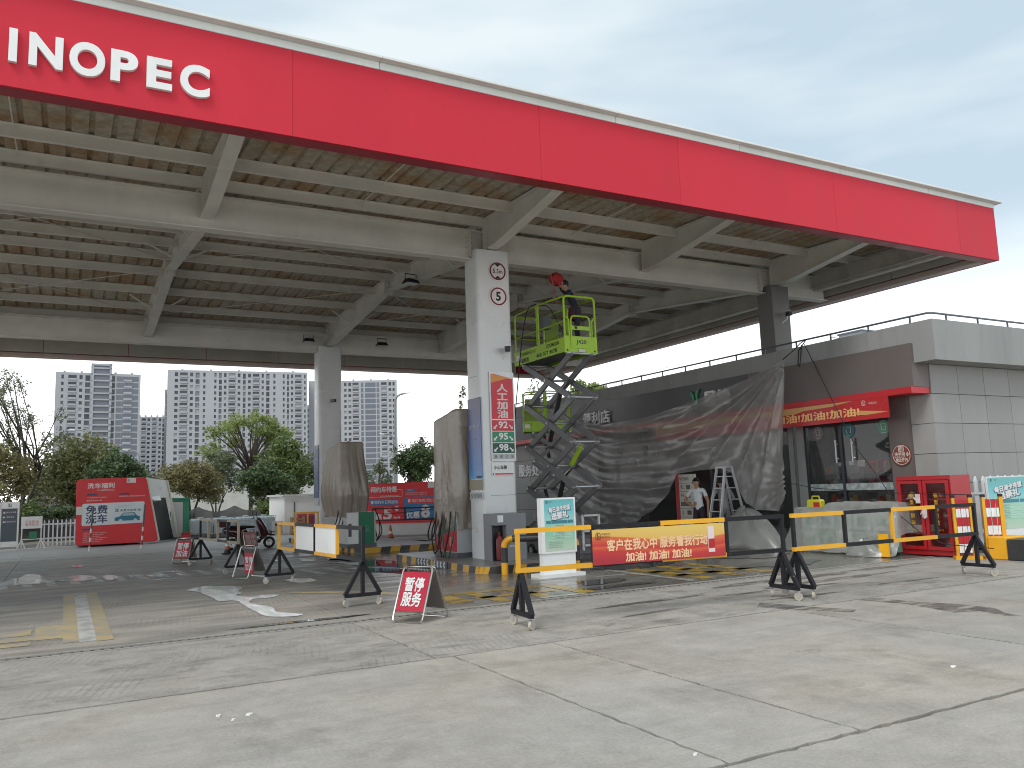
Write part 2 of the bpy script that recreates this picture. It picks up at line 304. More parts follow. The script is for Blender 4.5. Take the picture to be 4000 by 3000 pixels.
# drain channel in front of the forecourt
m = MB(); m.box(-14, 16.1, 10.2, 10.255, -.04, .004); m.box(-14, 16.1, 10.395, 10.45, -.04, .004); m.mi = 1; m.box(-14, 16.1, 10.255, 10.395, -.04, -.03)
struct(m.build('drain_channel', [C_STRIP, BLK]))
m = MB()
for i in range(150): x = -4+i*.1; m.box(x, x+.03, 10.256, 10.394, -.028, -.008)
struct(m.build('drain_grate', mat('rusty_grate', (.06, .05, .045), .6, metal=.5, dirt=.5, dcol=(.16, .08, .04))))
PY = mat('faded_yellow', (.42, .33, .17), .6, var=.15, dirt=.85, dcol=(.29, .27, .235), ds=2.2, dth=.43)
PW = mat('faded_white', (.47, .47, .45), .6, var=.12, dirt=.9, dcol=(.29, .275, .25), ds=2.6, dth=.45)
PYW = mat('wet_yellow', (.42, .27, .03), .3, var=.2, dirt=.85, dcol=(.07, .065, .06), ds=2.2, dth=.45, stretch=(.5, 2, 1))
PWW = mat('wet_white', (.42, .41, .38), .25, var=.2, dirt=.85, dcol=(.08, .08, .075), ds=2.2, dth=.47, stretch=(.5, 2, 1))
def mark(pts, mt, z=.004, name='painted_marking', parent=None):
    mb = MB(); mb.poly([(x, y, z) for x, y in pts]); return mb.build(name, mt, parent or court)
def rmark(x0, x1, y0, y1, mt, z=.004): return mark([(x0, y0), (x1, y0), (x1, y1), (x0, y1)], mt, z)
rmark(.03, .2, 11.05, 16.8, PY); rmark(.2, .38, 11.0, 16.9, PW); rmark(.38, .56, 10.95, 16.8, PY)
for x0, x1, y0, y1 in ((-1.9, -.32, 12.0, 12.5), (-1.9, -.3, 11.15, 11.4), (-.28, .03, 11.5, 12.75), (-1.9, -.28, 11.55, 11.85)): rmark(x0, x1, y0, y1, PY)
for i in range(15):
    x = -1.6+i*.42; mark([(x, 20.25), (x+.17, 20.2), (x+.27, 18.8), (x+.1, 18.85)], PW)
for i in range(7):
    x = 4.5+i*.5; mark([(x, 18.4), (x+.2, 18.35), (x+.3, 16.7), (x+.1, 16.75)], PW)
mark([(-9, 28.9), (3.4, 27.35), (3.4, 27.2), (-9, 28.72)], PW); mark([(-9, 29.9), (9, 28.0), (9, 27.9), (-9, 29.78)], PW)
mark([(2.8, 17.05), (7, 15.9), (7, 15.83), (2.8, 16.95)], PW)
for x0, x1, y0, y1 in ((4.9, 5.25, 10.9, 12.3), (5.3, 6.9, 11.75, 11.95), (5.4, 6.8, 11.1, 11.3), (5.5, 5.75, 10.6, 11.7), (6.2, 6.45, 10.6, 11.7), (6.9, 7.2, 10.6, 11.9), (9.0, 10.9, 12.0, 12.25), (9.2, 11.1, 11.3, 11.55), (9.4, 9.7, 10.7, 12.9), (10.1, 10.4, 10.7, 12.9), (10.8, 11.1, 10.7, 12.9), (11.4, 12.6, 11.6, 11.85)): rmark(x0, x1, y0, y1, PYW)
for x0, x1, y0, y1 in ((6.15, 6.95, 10.5, 10.62), (9.05, 9.2, 10.6, 13.1), (8.3, 9.0, 12.2, 12.3)): rmark(x0, x1, y0, y1, PWW, .005)
mark([(3.4, 14.1), (4.4, 13.4), (4.9, 12.4), (5.15, 11.9), (4.9, 11.9), (4.2, 13.2), (3.3, 13.95)], PY)
WATER = bpy.data.materials.new('puddle_water'); WATER.use_nodes = True; b_ = WATER.node_tree.nodes['Principled BSDF']; b_.inputs['Base Color'].default_value = (.06, .058, .053, 1); b_.inputs['Roughness'].default_value = .035; b_.inputs['Specular IOR Level'].default_value = .5
DAMP = bpy.data.materials.new('damp_concrete'); DAMP.use_nodes = True
def dampm(t):
    n = t.nodes.new; l = t.links.new; b = t.nodes['Principled BSDF']; b.inputs['Base Color'].default_value = (.11, .1, .09, 1); b.inputs['Roughness'].default_value = .4; g = n('ShaderNodeNewGeometry'); mp = n('ShaderNodeMapping'); mp.inputs['Scale'].default_value = (.7, 2.2, 1); l(g.outputs['Position'], mp.inputs[0]); a = n('ShaderNodeTexNoise'); a.inputs['Scale'].default_value = 2.6; a.inputs['Detail'].default_value = 8; a.inputs['Roughness'].default_value = .65; l(mp.outputs[0], a.inputs[0]); k = n('ShaderNodeMapRange'); k.inputs[1].default_value = .38; k.inputs[2].default_value = .62; k.inputs[3].default_value = .0; k.inputs[4].default_value = .72; l(a.outputs[0], k.inputs[0]); l(k.outputs[0], b.inputs['Alpha'])
dampm(DAMP.node_tree)
def blob(cx, cy, a, b, rot, seed, n=44, rag=.35):
    P = []
    for i in range(n):
        t = 2*math.pi*i/n; k = 1+rag*(noise.noise(V((math.cos(t)*1.3+seed, math.sin(t)*1.3, seed*.7)))*1.4+.5*noise.noise(V((math.cos(t)*4+seed, math.sin(t)*4, seed))))
        x, y = a*math.cos(t)*k, b*math.sin(t)*k; P.append((cx+x*math.cos(rot)-y*math.sin(rot), cy+x*math.sin(rot)+y*math.cos(rot)))
    return P
MILK_SKY = mat('milky_water_sky_sheen', (.86, .87, .88), .12, var=.1, vs=2.5, rvar=.06, spec=1.0, stretch=(2, .6, 1))  # milky puddles, colour whitened further to stand in for reflected sky
def smooth(P, k=3, jit=.012):
    out = []; n = len(P)
    for i in range(n):
        a, b, c, d = [V((*P[(i+q) % n], 0)) for q in (-1, 0, 1, 2)]
        for j in range(k): s = j/k; p = .5*((2*b)+(c-a)*s+(2*a-5*b+4*c-d)*s*s+(3*b-a-3*c+d)*s**3); out.append((p.x+rng.uniform(-jit, jit), p.y+rng.uniform(-jit, jit)*3))
    return out
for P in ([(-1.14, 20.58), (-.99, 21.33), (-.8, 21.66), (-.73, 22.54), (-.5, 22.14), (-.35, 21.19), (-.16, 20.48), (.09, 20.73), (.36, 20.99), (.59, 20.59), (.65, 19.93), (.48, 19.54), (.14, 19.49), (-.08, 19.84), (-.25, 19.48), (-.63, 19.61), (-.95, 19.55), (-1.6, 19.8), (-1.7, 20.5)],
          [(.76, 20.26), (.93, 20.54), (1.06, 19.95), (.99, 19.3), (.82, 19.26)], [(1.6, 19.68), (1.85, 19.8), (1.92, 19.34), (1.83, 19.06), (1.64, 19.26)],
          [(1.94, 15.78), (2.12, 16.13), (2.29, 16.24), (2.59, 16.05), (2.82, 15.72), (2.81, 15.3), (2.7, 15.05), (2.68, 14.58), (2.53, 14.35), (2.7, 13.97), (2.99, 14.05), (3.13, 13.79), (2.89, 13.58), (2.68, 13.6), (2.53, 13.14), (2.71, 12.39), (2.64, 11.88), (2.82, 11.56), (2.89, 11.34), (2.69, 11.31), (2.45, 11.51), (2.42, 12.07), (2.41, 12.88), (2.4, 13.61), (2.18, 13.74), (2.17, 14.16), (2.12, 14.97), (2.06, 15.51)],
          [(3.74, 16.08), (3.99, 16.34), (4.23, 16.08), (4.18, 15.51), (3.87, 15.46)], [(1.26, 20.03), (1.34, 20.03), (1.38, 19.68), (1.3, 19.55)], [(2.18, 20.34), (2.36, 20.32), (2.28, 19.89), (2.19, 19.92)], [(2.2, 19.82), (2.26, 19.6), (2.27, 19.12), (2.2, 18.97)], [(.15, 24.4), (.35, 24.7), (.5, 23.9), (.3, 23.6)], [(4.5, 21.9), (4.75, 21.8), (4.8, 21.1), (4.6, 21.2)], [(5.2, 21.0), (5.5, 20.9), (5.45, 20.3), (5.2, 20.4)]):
    mark(smooth(P), MILK_SKY, .0075, 'puddle')
for i, (cx, cy, a, b, rot) in enumerate([(6.1, 20.2, .3, .8, 0), (6.4, 18.2, .5, 2.0, .3), (6.0, 16.3, .35, 1.3, .35), (8.6, 24.6, .5, 2.2, .3), (9.6, 24.2, .6, 2.2, .4), (10.6, 23.6, .5, 2.0, .4), (7.9, 10.95, .7, .16, 0), (2.7, 10.75, .9, .07, .02), (12.2, 11.6, 1.0, .45, .1), (10.2, 13.4, 1.0, .5, .2), (13.0, 13.2, .8, .6, 0), (8.0, 11.6, .5, .3, .3)]):
    mark(blob(cx, cy, a, b, rot, i*3.1+1), WATER, .0075, 'puddle')
def damp(pts): mark(pts, DAMP, .004, 'damp_patch', apron)
damp([(8.1, 8.15), (8.25, 7.6), (8.5, 6.95), (8.3, 6.85), (8.15, 7.1), (7.95, 7.4), (7.8, 7.9)])
damp([(9.15, 7.5), (9.5, 7.45), (9.55, 6.9), (9.75, 6.45), (9.75, 6.0), (9.5, 5.75), (9.42, 5.5), (9.3, 5.62), (9.42, 6.0), (9.1, 6.1), (9.2, 6.4), (9.3, 6.9)])
for i, (cx, cy, a, b, rot) in enumerate([(9.4, 8.9, 1.0, .1, -.02), (10.6, 9.2, 1.5, .13, .02), (9.9, 9.7, 1.6, .16, 0), (11.3, 8.3, .8, .06, -.05), (7.2, 9.2, .9, .09, .03), (9.0, 8.2, .7, .07, -.06), (12.6, 9.8, 1.4, .12, .05), (6.6, 8.4, .6, .06, .1)]): damp(blob(cx, cy, a, b, rot, i*2.3+40))
def stainm(name, col, lo, hi, amax, sc, st):
    mt = bpy.data.materials.new(name); mt.use_nodes = True; t = mt.node_tree; n = t.nodes.new; l = t.links.new; b = t.nodes['Principled BSDF']; b.inputs['Base Color'].default_value = (*col, 1); b.inputs['Roughness'].default_value = .8; g = n('ShaderNodeNewGeometry'); mp = n('ShaderNodeMapping'); mp.inputs['Scale'].default_value = st; l(g.outputs['Position'], mp.inputs[0]); a = n('ShaderNodeTexNoise'); a.inputs['Scale'].default_value = sc; a.inputs['Detail'].default_value = 9; a.inputs['Roughness'].default_value = .72; l(mp.outputs[0], a.inputs[0]); k = n('ShaderNodeMapRange'); k.inputs[1].default_value = lo; k.inputs[2].default_value = hi; k.inputs[3].default_value = 0; k.inputs[4].default_value = amax; l(a.outputs[0], k.inputs[0]); l(k.outputs[0], b.inputs['Alpha']); return mt
CRUST = stainm('pale_crust', (.40, .378, .338), .5, .66, .6, 2.2, (1, 1.4, 1)); GRIME = stainm('tyre_grime', (.085, .08, .072), .52, .72, .34, 1.5, (.6, 1.6, 1)); OIL = stainm('oil_stain', (.05, .048, .045), .48, .7, .4, 3, (1, 1, 1))
mark([(-6, 7.56), (14, 7.56), (14, 8.15), (9, 8.3), (3, 8.5), (-6, 8.35)], CRUST, .0035, 'pale_stain', apron); mark([(-6, 8.7), (9, 8.9), (9, 9.9), (-6, 9.7)], CRUST, .003, 'pale_stain', apron)
mark([(-6, 4.2), (16, 4.2), (16, 7.2), (-6, 7.2)], stainm('pale_blotch', (.36, .335, .29), .52, .72, .3, .7, (1, 1, 1)), .0025, 'pale_stain', apron); mark([(-6, -1), (16, -1), (16, 7.3), (-6, 7.3)], stainm('dark_blotch', (.15, .143, .13), .54, .74, .24, 1.1, (1, .5, 1)), .003, 'dark_stain', apron)
mark([(-6, 7.6), (16, 7.6), (16, 10.1), (-6, 10.1)], GRIME, .0042, 'dark_stain', apron)
for i, (cx, cy, a, b) in enumerate([(6.1, 5.6, .2, .1), (2.0, 5.4, .15, .08), (1.0, 8.6, .3, .2), (5.6, 8.1, .25, .12), (6.4, 3.3, .16, .08)]): mark(blob(cx, cy, a, b, .3*i, i*1.7+80), OIL, .0045, 'oil_stain', apron)
PAPER = simple('scrap_paper', (.7, .7, .68), .8)
for i, (x, y, z) in enumerate([(1.05, 6.6, .028), (1.25, 6.5, .04), (1.12, 6.42, .02), (6.55, 4.45, .035), (3.32, 3.95, .02)]):
    mb = MB(); mb.prism([(x+z*math.cos(t*1.25+i)*random.uniform(.5, 1), y+z*.6*math.sin(t*1.25+i), .001) for t in range(5)], (.005, 0, .012)); o = mb.build('paper_scrap', PAPER)
    tag(o, ['white paper scrap, leftmost bit of the litter on the bare concrete', 'white paper scrap, right bit of the small litter cluster', 'white paper scrap, nearest bit of the small litter cluster', 'crumpled white scrap alone on the right foreground concrete', 'small white scrap lying in the joint of the foreground slabs'][i], 'litter', 'litter on the concrete')

# ================================================================== CANOPY
CX0, CX1, CY0, CY1, CB, CT = -9.0, 19.95, 11.26, 33.03, 6.75, 8.07
canopy = thing('canopy', 'petrol station canopy with red fascia and bare steel roof framing', 'canopy', (0, 0, 0))
def roofz(y): return 7.5+.4*(1-abs(y-22.14)/10.9)
sm = [CX0, -5.6, -1.45, 2.72, 6.89, 9.92, 14.16, 18.42, CX1]
for a, b in zip(sm, sm[1:]): m = MB(); m.box(a+.0025, b-.0025, CY0, CY0+.05, CB+.002, CT); m.build('fascia_panel', RED, canopy)
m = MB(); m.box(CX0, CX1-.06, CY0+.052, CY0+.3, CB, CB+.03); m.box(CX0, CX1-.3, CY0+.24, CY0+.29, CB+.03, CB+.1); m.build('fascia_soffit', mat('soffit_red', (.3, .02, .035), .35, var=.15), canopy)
m = MB(); m.box(CX0, CX1-.32, CY0+.3, CY0+.33, CB+.1, 7.45); m.build('fascia_back', FINN, canopy)
ys = [CY0+.052, 15.2, 19.4, 23.6, 27.8, CY1]
for a, b in zip(ys, ys[1:]): m = MB(); m.box(CX1-.05, CX1, a+.004, b-.004, CB+.002, CT); m.build('fascia_panel', RED, canopy)
m = MB(); m.box(CX1-.34, CX1-.052, CY0+.31, CY1-.34, CB, CB+.16); m.build('fascia_lip', LIP, canopy, bevel=.03)
for i in range(9):
    a = CY0+.35+i*2.37; m = MB(); m.box(CX1-.36, CX1-.33, a+.01, a+2.36, CB+.17, 7.99); m.build('fascia_inner_panel', FINN, canopy)
xs = [CX0+i*2.72 for i in range(11)]
m = MB(); m.box(CX0, CX1-.06, CY1-.05, CY1, CB+.002, CT); m.build('fascia_panel', RED, canopy)
m = MB(); m.box(CX0, CX1-.36, CY1-.32, CY1-.052, CB, CB+.16); m.build('fascia_lip', LIP, canopy, bevel=.03)
for a, b in zip(xs, xs[1:]):
    if b < CX1: m = MB(); m.box(a+.008, b-.008, CY1-.36, CY1-.33, CB+.17, 7.7); m.build('fascia_inner_panel', FINN, canopy)
# white trim along the top, in lengths
ts = [CX0, -4.9, -.45, 4.05, 8.5, 11.5, 14.4, 17.4, CX1+.01]
for a, b in zip(ts, ts[1:]): m = MB(); m.box(a+.004, b-.004, CY0-.012, CY0+.2, CT+.003, CT+.125); m.box(a+.003, b-.003 if b < 19 else b+.16, CY0-.14, CY0+.25, CT+.125, CT+.17); m.build('top_trim', TRIM, canopy, bevel=.006)
m = MB(); m.box(CX1-.19, CX1+.012, CY0+.2, CY1, CT+.003, CT+.125); m.box(CX1-.2, CX1+.15, CY0+.25, CY1, CT+.125, CT+.17); m.build('top_trim', TRIM, canopy)
# corrugated deck with rust
DECK = bpy.data.materials.new('rusty_deck'); DECK.use_nodes = True
def deckmat(m_):
    t = m_.node_tree; n = t.nodes.new; l = t.links.new; b = t.nodes['Principled BSDF']; b.inputs['Roughness'].default_value = .7
    g = n('ShaderNodeNewGeometry'); mp = n('ShaderNodeMapping'); mp.inputs['Scale'].default_value = (1, 1, 1); l(g.outputs['Position'], mp.inputs[0])
    a = n('ShaderNodeTexNoise'); a.inputs['Scale'].default_value = 1.1; a.inputs['Detail'].default_value = 5; l(mp.outputs[0], a.inputs[0])
    r = n('ShaderNodeValToRGB'); r.color_ramp.elements[0].position = .44; r.color_ramp.elements[0].color = (.4, .355, .28, 1); r.color_ramp.elements[1].position = .66; r.color_ramp.elements[1].color = (.34, .22, .12, 1); l(a.outputs[0], r.inputs[0])
    s = n('ShaderNodeTexNoise'); s.inputs['Scale'].default_value = 9; s.inputs['Detail'].default_value = 6; l(mp.outputs[0], s.inputs[0]); k = n('ShaderNodeMapRange'); k.inputs[1].default_value = .3; k.inputs[2].default_value = .7; k.inputs[3].default_value = .75; k.inputs[4].default_value = 1.2; l(s.outputs[0], k.inputs[0])
    v = n('ShaderNodeVectorMath'); v.operation = 'SCALE'; l(r.outputs[0], v.inputs[0]); l(k.outputs[0], v.inputs['Scale']); l(v.outputs[0], b.inputs['Base Color'])
deckmat(DECK)
def deck(y0, y1):
    m = MB(); x = CX0; prof = []
    while x < CX1-.4: prof += [(x, 0), (x+.235, 0), (x+.262, .05), (x+.303, .05), (x+.33, 0)]; x += .33
    p0 = [(a, y0, roofz(y0)+h) for a, h in prof]; p1 = [(a, y1, roofz(y1)+h) for a, h in prof]
    for i in range(len(prof)-1): m.poly([p0[i], p0[i+1], p1[i+1], p1[i]])
    m.build('roof_deck', DECK, canopy, fix=False)
deck(CY0+.2, 22.14); deck(22.14, CY1-.2)
m = MB(); m.poly([(CX0, CY0+.1, roofz(CY0)+.12), (CX1-.1, CY0+.1, roofz(CY0)+.12), (CX1-.1, 22.14, 8.03), (CX0, 22.14, 8.03)]); m.poly([(CX0, 22.14, 8.03), (CX1-.1, 22.14, 8.03), (CX1-.1, CY1-.1, roofz(CY1)+.12), (CX0, CY1-.1, roofz(CY1)+.12)]); m.build('roof_cover', GALV, canopy, fix=False)
# main beams along X
def ibeam_x(y, z0, z1, x0, x1, fl=.28, name='main_beam'):
    m = MB(); m.box(x0, x1, y-fl/2, y+fl/2, z0, z0+.022); m.box(x0, x1, y-fl/2, y+fl/2, z1-.022, z1); m.box(x0, x1, y-.008, y+.008, z0+.022, z1-.022)
    return m.build(name, STEEL, canopy)
for y in (15.9, 28.55): ibeam_x(y, 6.68, 7.36, CX0, CX1-.8)
# transverse beams along Y, haunched
bot = [(CY0+.36, 7.42), (15.2, 6.9), (16.6, 6.9), (22.1, 7.47), (27.7, 6.9), (29.3, 6.9), (CY1-.38, 7.42)]
def tbeam(x, fl=.24):
    m = MB(); top = [(y, roofz(y)-.03) for y, z in bot]
    m.prism([(x-.007, y, z+.02) for y, z in bot]+[(x-.007, y, z) for y, z in reversed(top)], (.014, 0, 0))
    for (ya, za), (yb, zb) in zip(bot, bot[1:]): m.prism([(x-fl/2, ya, za), (x-fl/2, yb, zb), (x-fl/2, yb, zb+.02), (x-fl/2, ya, za+.02)], (fl, 0, 0))
    for (ya, za), (yb, zb) in zip(top, top[1:]): m.prism([(x-fl/2, ya, za-.015), (x-fl/2, yb, zb-.015), (x-fl/2, yb, zb), (x-fl/2, ya, za)], (fl, 0, 0))
    for y in (22.02, 22.18): z = 7.47; m.box(x-fl/2, x+fl/2, y-.012, y+.012, z-.1, roofz(y)-.03)
    for y in (15.74, 16.06, 28.4, 28.7): m.box(x-fl/2, x+fl/2, y-.01, y+.01, 6.92, 7.5)
    o = m.build('cross_beam', STEEL, canopy)
    mb = MB()
    for yy in (21.98, 22.22):
        for dx in (-.08, .08):
            for z in (7.41, 7.55, 7.7): mb.lathe([(.018, -.012), (.018, .012)], (x+dx, yy, z), 6, 'Y')
    mb.build('bolt', STEELD, o, kind='stuff')
for x in (-9+.4, -3.75, 2.2, 8.15, 12.6, 17.0): tbeam(x)
# right edge beam with brackets
m = MB(); x = 18.7; m.box(x-.1, x+.1, CY0+.4, CY1-.4, 7.0, 7.02); m.box(x-.007, x+.007, CY0+.4, CY1-.4, 7.02, 7.42); m.box(x-.1, x+.1, CY0+.4, CY1-.4, 7.4, 7.42); m.build('edge_beam', STEELD, canopy)
# purlins
for y in (14.5, 15.75, 17.6, 19.1, 20.4, 21.75, 23.3, 25.2, 27.1, 28.75, 30.7, 32.3):
    z = roofz(y)-.01; m = MB(); m.box(CX0, CX1-.37, y-.006, y+.006, z-.2, z); m.box(CX0, CX1-.37, y+.006, y+.075, z-.2, z-.193); m.box(CX0, CX1-.37, y-.075, y-.006, z-.007, z); m.build('purlin', STEEL, canopy)
m = MB(); m.box(18.72, 18.9, CY0+.5, CY1-.5, 6.93, 6.99); m.build('edge_flange', STEELD, canopy)
# sag rods, bracing rods and knee braces
def rod(p, q, r=.011): m = MB(); m.tube([p, q], r, 5); m.build('bracing_rod', STEEL, canopy, smooth=True)
for x in (-.9, 5.2, 10.4, 14.9): rod((x, CY0+.3, roofz(CY0)-.06), (x, 15.75, roofz(15.75)-.1), .012)
for a, b in ((-3.75, 2.2), (2.2, 8.15), (8.15, 12.6)):
    for y0, y1 in ((16.6, 21.6), (22.7, 27.6)):
        za, zb = roofz(y0)-.24, roofz(y1)-.24; rod((a+.15, y0, za), (b-.15, y1, zb)); rod((a+.15, y1, zb), (b-.15, y0, za))
for x in (2.2, 8.15, 12.6):
    for y in (17.4, 20.25, 25.5):
        for s in (-1, 1):
            zb = 6.9+(y-16.6)/5.5*.57 if y < 22 else 7.47-(y-22.1)/5.6*.57
            m = MB(); m.bar((x+s*.1, y, zb+.02), (x+s*.75, y, roofz(y)-.2), .04); m.build('knee_brace', STEEL, canopy)
# columns
def column(x0, x1, y0, y1, z1, mt, r=.06, zb=.15, name='column'):
    m = MB(); P = []
    for (cx, cy, a0) in ((x1-r, y1-r, 0), (x0+r, y1-r, 90), (x0+r, y0+r, 180), (x1-r, y0+r, 270)):
        for k in range(5): a = R(a0+k*22.5); P.append((cx+r*math.cos(a), cy+r*math.sin(a), zb))
    m.prism(P, (0, 0, z1-zb)); return m.build(name, mt, canopy, smooth=True)
column(7.76, 8.6, 15.56, 16.22, 6.87, PILLAR, .09)
m = MB()
for z in (4.05, 1.48): m.box(7.757, 8.603, 15.68, 16.1, z, z+.006)
m.box(7.95, 8.57, 15.556, 15.57, 1.47, 1.476); m.build('cladding_joint', JOINT, canopy)
column(7.76, 8.6, 28.3, 29.0, 6.87, PILLAR, .12)
column(16.71, 17.35, 15.56, 16.1, 6.87, mat('dark_column', (.16, .155, .15), .5, var=.1), .02, 4.2)
# gusset plates with bolts at the column heads
for x in (8.15, 17.0):
    g = MB(); g.box(x-.42, x-.405, 15.76, 15.89, 6.75, 7.34); o = g.build('splice_plate', STEEL, canopy)
    b = MB()
    for z in (6.85, 6.97, 7.09, 7.21):
        for dx in (-.47, -.35): b.lathe([(.018, -.02), (.018, .02)], (x+dx, 15.885, z), 6, 'Y')
    b.build('bolt', STEELD, o, kind='stuff')
# fascia letters
LET = mat('letter_white', (.74, .75, .73), .4, var=.04)
for ch, xa, xb in (('S', -1.32, -.95), ('I', -.79, -.7), ('N', -.575, -.2), ('O', -.13, .28), ('P', .345, .67), ('E', .775, 1.09), ('C', 1.19, 1.57)):
    h = .46 if ch in 'SOC' else .435; text('letter', ch, canopy, ((xa+xb)/2, CY0, 7.275), (1, 0, 0), (0, 0, 1), h, LET, w=xb-xa, bold=.065, depth=.06, res=6)
# ================================================================== STORE
def rebase(root, loc):
    root.location = loc; t = Matrix.Translation(-V(loc))
    for c in root.children: c.matrix_parent_inverse = t
def bx(name, mt, parent, x0, x1, y0, y1, z0, z1, bevel=0): m = MB(); m.box(x0, x1, y0, y1, z0, z1); return m.build(name, mt, parent, bevel=bevel)
store = thing('convenience_store', 'low grey convenience store with brown sign band under the canopy', 'building')
m = MB(); m.box(15.75, 16.3, 10.4, 30.2, 3.97, 4.83); m.box(16.3, 27, 10.4, 10.9, 3.97, 4.83); m.build('parapet', STUCCO, store)
m = MB(); m.box(16.3, 27, 10.9, 30.2, 4.2, 4.3); m.build('roof', STUCCO, store)
bx('sign_band', BROWN, store, 15.65, 16.22, 10.89, 15.6, 3.463, 4.39); bx('sign_band', BRDARK, store, 15.652, 16.22, 15.604, 30.0, 3.463, 4.385)
bx('red_strip', REDD, store, 15.58, 16.2, 10.9, 13.85, 3.325, 3.46); bx('red_strip', REDD, store, 15.58, 16.2, 13.855, 30.0, 3.325, 3.46)
m = MB(); m.box(16.24, 27, 10.9, 11.1, 0, 3.97); m.box(16.22, 16.4, 10.9, 11.42, 0, 3.97); m.build('wall', JOINT, store); bx('wall', JOINT, store, 16.26, 16.5, 23.5, 30.2, 0, 3.97)
zs = [.1, .76, 1.405, 2.045, 2.69, 3.325, 3.965]
for a, b in zip(zs, zs[1:]):
    for i in range(10): x = 16.205+i*.955; bx('wall_tile', TILE, store, x+.006, x+.949, 10.87, 10.9, a+.006, b-.006)
    if b < 3.4: bx('wall_tile', TILE, store, 16.19, 16.22, 10.876, 11.4, a+.006, b-.006)
    for i in range(7):
        y = 23.5+i*.955
        if b < 3.4: bx('wall_tile', TILE, store, 16.23, 16.26, y+.006, y+.949, a+.006, b-.006)
bx('brown_pier', BROWN, store, 16.08, 16.3, 11.4, 11.9, 0, 3.325)
bx('grey_pier', mat('grey_pier', (.27, .29, .29), .5, var=.15, vs=1.2), store, 16.1, 16.3, 14.36, 14.82, 0, 3.325)
FRAME = mat('window_frame', (.045, .05, .058), .35, metal=.4)
for y in (11.93, 13.28, 14.33, 14.86, 16.3, 17.8, 19.3, 20.8, 22.3, 23.45): bx('window_frame', FRAME, store, 16.16, 16.24, y-.035, y+.035, .05, 3.325)
for a, b in ((11.97, 14.3), (14.9, 23.4)): bx('window_frame', FRAME, store, 16.165, 16.235, a, b, 0, .06); bx('window_frame', FRAME, store, 16.165, 16.235, a, b, 2.86, 2.92)
pan = [11.97, 13.245, 13.315, 14.295, 14.9, 16.26, 16.34, 17.76, 17.84, 19.26, 19.34, 20.76, 20.84, 22.26, 22.34, 23.41]
for a, b in zip(pan[::2], pan[1::2]): bx('window_pane', GLASS, store, 16.195, 16.205, a, b, .06, 2.86)
FROST = mat('frosted_band', (.33, .38, .38), .6, var=.5, vs=9)
for a, b in ((11.97, 13.245), (13.315, 14.295)): bx('frosted_band', FROST, store, 16.188, 16.192, a, b, 1.3, 1.46)
for y in (13.4, 12.94):
    m = MB(); m.tube([(16.12, y, 1.95), (16.12, y, 2.5)], .022, 8); m.tube([(16.12, y, 2.05), (16.19, y, 2.05)], .012, 6); m.tube([(16.12, y, 2.4), (16.19, y, 2.4)], .012, 6); m.build('door_handle', GALV, store, smooth=True)
for (y, c, g) in ((13.94, (.2, .2, .2), 'cup'), (13.04, (.03, .17, .2), 'card'), (12.1, (.12, .3, .22), 'card')):
    m = MB(); m.lathe([(.0, 0), (.165, 0), (.165, .003), (0, .003)], (16.183, y, 2.7), 28, 'X'); o = m.build('window_sticker', simple('sticker_%s' % y, c, .5), store)
    k = MB(); P = [(16.18, y+.06, 2.78), (16.18, y-.06, 2.78), (16.18, y-.05, 2.64), (16.18, y+.05, 2.64)]
    for p, q in zip(P, P[1:]+P[:1]): k.bar(p, q, .012, .004, (1, 0, 0))
    k.bar((16.18, y+.06, 2.58), (16.18, y-.06, 2.58), .012, .004, (1, 0, 0)); k.build('sticker_symbol', simple('sticker_pale', (.5, .55, .52)), o)
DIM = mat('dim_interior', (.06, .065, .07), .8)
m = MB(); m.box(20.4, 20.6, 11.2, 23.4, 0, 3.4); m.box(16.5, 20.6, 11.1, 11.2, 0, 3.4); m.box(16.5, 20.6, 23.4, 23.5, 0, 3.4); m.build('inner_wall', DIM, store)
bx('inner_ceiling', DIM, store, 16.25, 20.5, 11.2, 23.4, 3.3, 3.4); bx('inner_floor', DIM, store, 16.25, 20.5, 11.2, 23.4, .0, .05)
LIT = mat('ceiling_lamp', (1, .97, .9), .5, emit=60, var=0)
for x, y in ((17.3, 12.9), (17.3, 14.2), (18.6, 13.4), (18.6, 12.1), (17.3, 16.5), (18.8, 19)): bx('ceiling_lamp', LIT, store, x-.3, x+.3, y-.06, y+.06, 3.27, 3.298)
RAIL = mat('rail_steel', (.13, .14, .15), .5, metal=.3)
m = MB(); m.tube([(15.9, 30, 5.0), (15.9, 11.0, 5.0), (15.92, 10.6, 5.0), (16.05, 10.55, 5.0), (27, 10.55, 5.0)], .022, 8); rl = m.build('roof_rail', RAIL, store, smooth=True)
for i in range(18): y = 11.0+i*1.045; bx('rail_post', RAIL, store, 15.885, 15.915, y-.015, y+.015, 4.83, 4.98)
for i in range(9): x = 16.48+i*1.12; bx('rail_post', RAIL, store, x-.015, x+.015, 10.535, 10.565, 4.83, 4.98)
SIGNW = mat('sign_letter', (.62, .62, .62), .4)
for ch, y0, y1 in (('便', 23.35, 22.9), ('利', 22.83, 22.38), ('店', 22.3, 21.82)): text('sign_letter', ch, store, (15.65, (y0+y1)/2, 3.87), (0, -1, 0), (0, 0, 1), .42, SIGNW, w=.47, bold=.02, depth=.07)
for ch, y in (('易', 17.05), ('捷', 16.5)): text('sign_letter', ch, store, (15.65, y, 3.88), (0, -1, 0), (0, 0, 1), .42, SIGNW, w=.47, bold=.03, depth=.07)
for ch, y in (('服', 28.9), ('务', 28.35), ('处', 27.8)): text('wall_letter', ch, store, (16.23, y, 2.3), (0, -1, 0), (0, 0, 1), .45, SIGNW, w=.5, bold=.03, depth=.03)
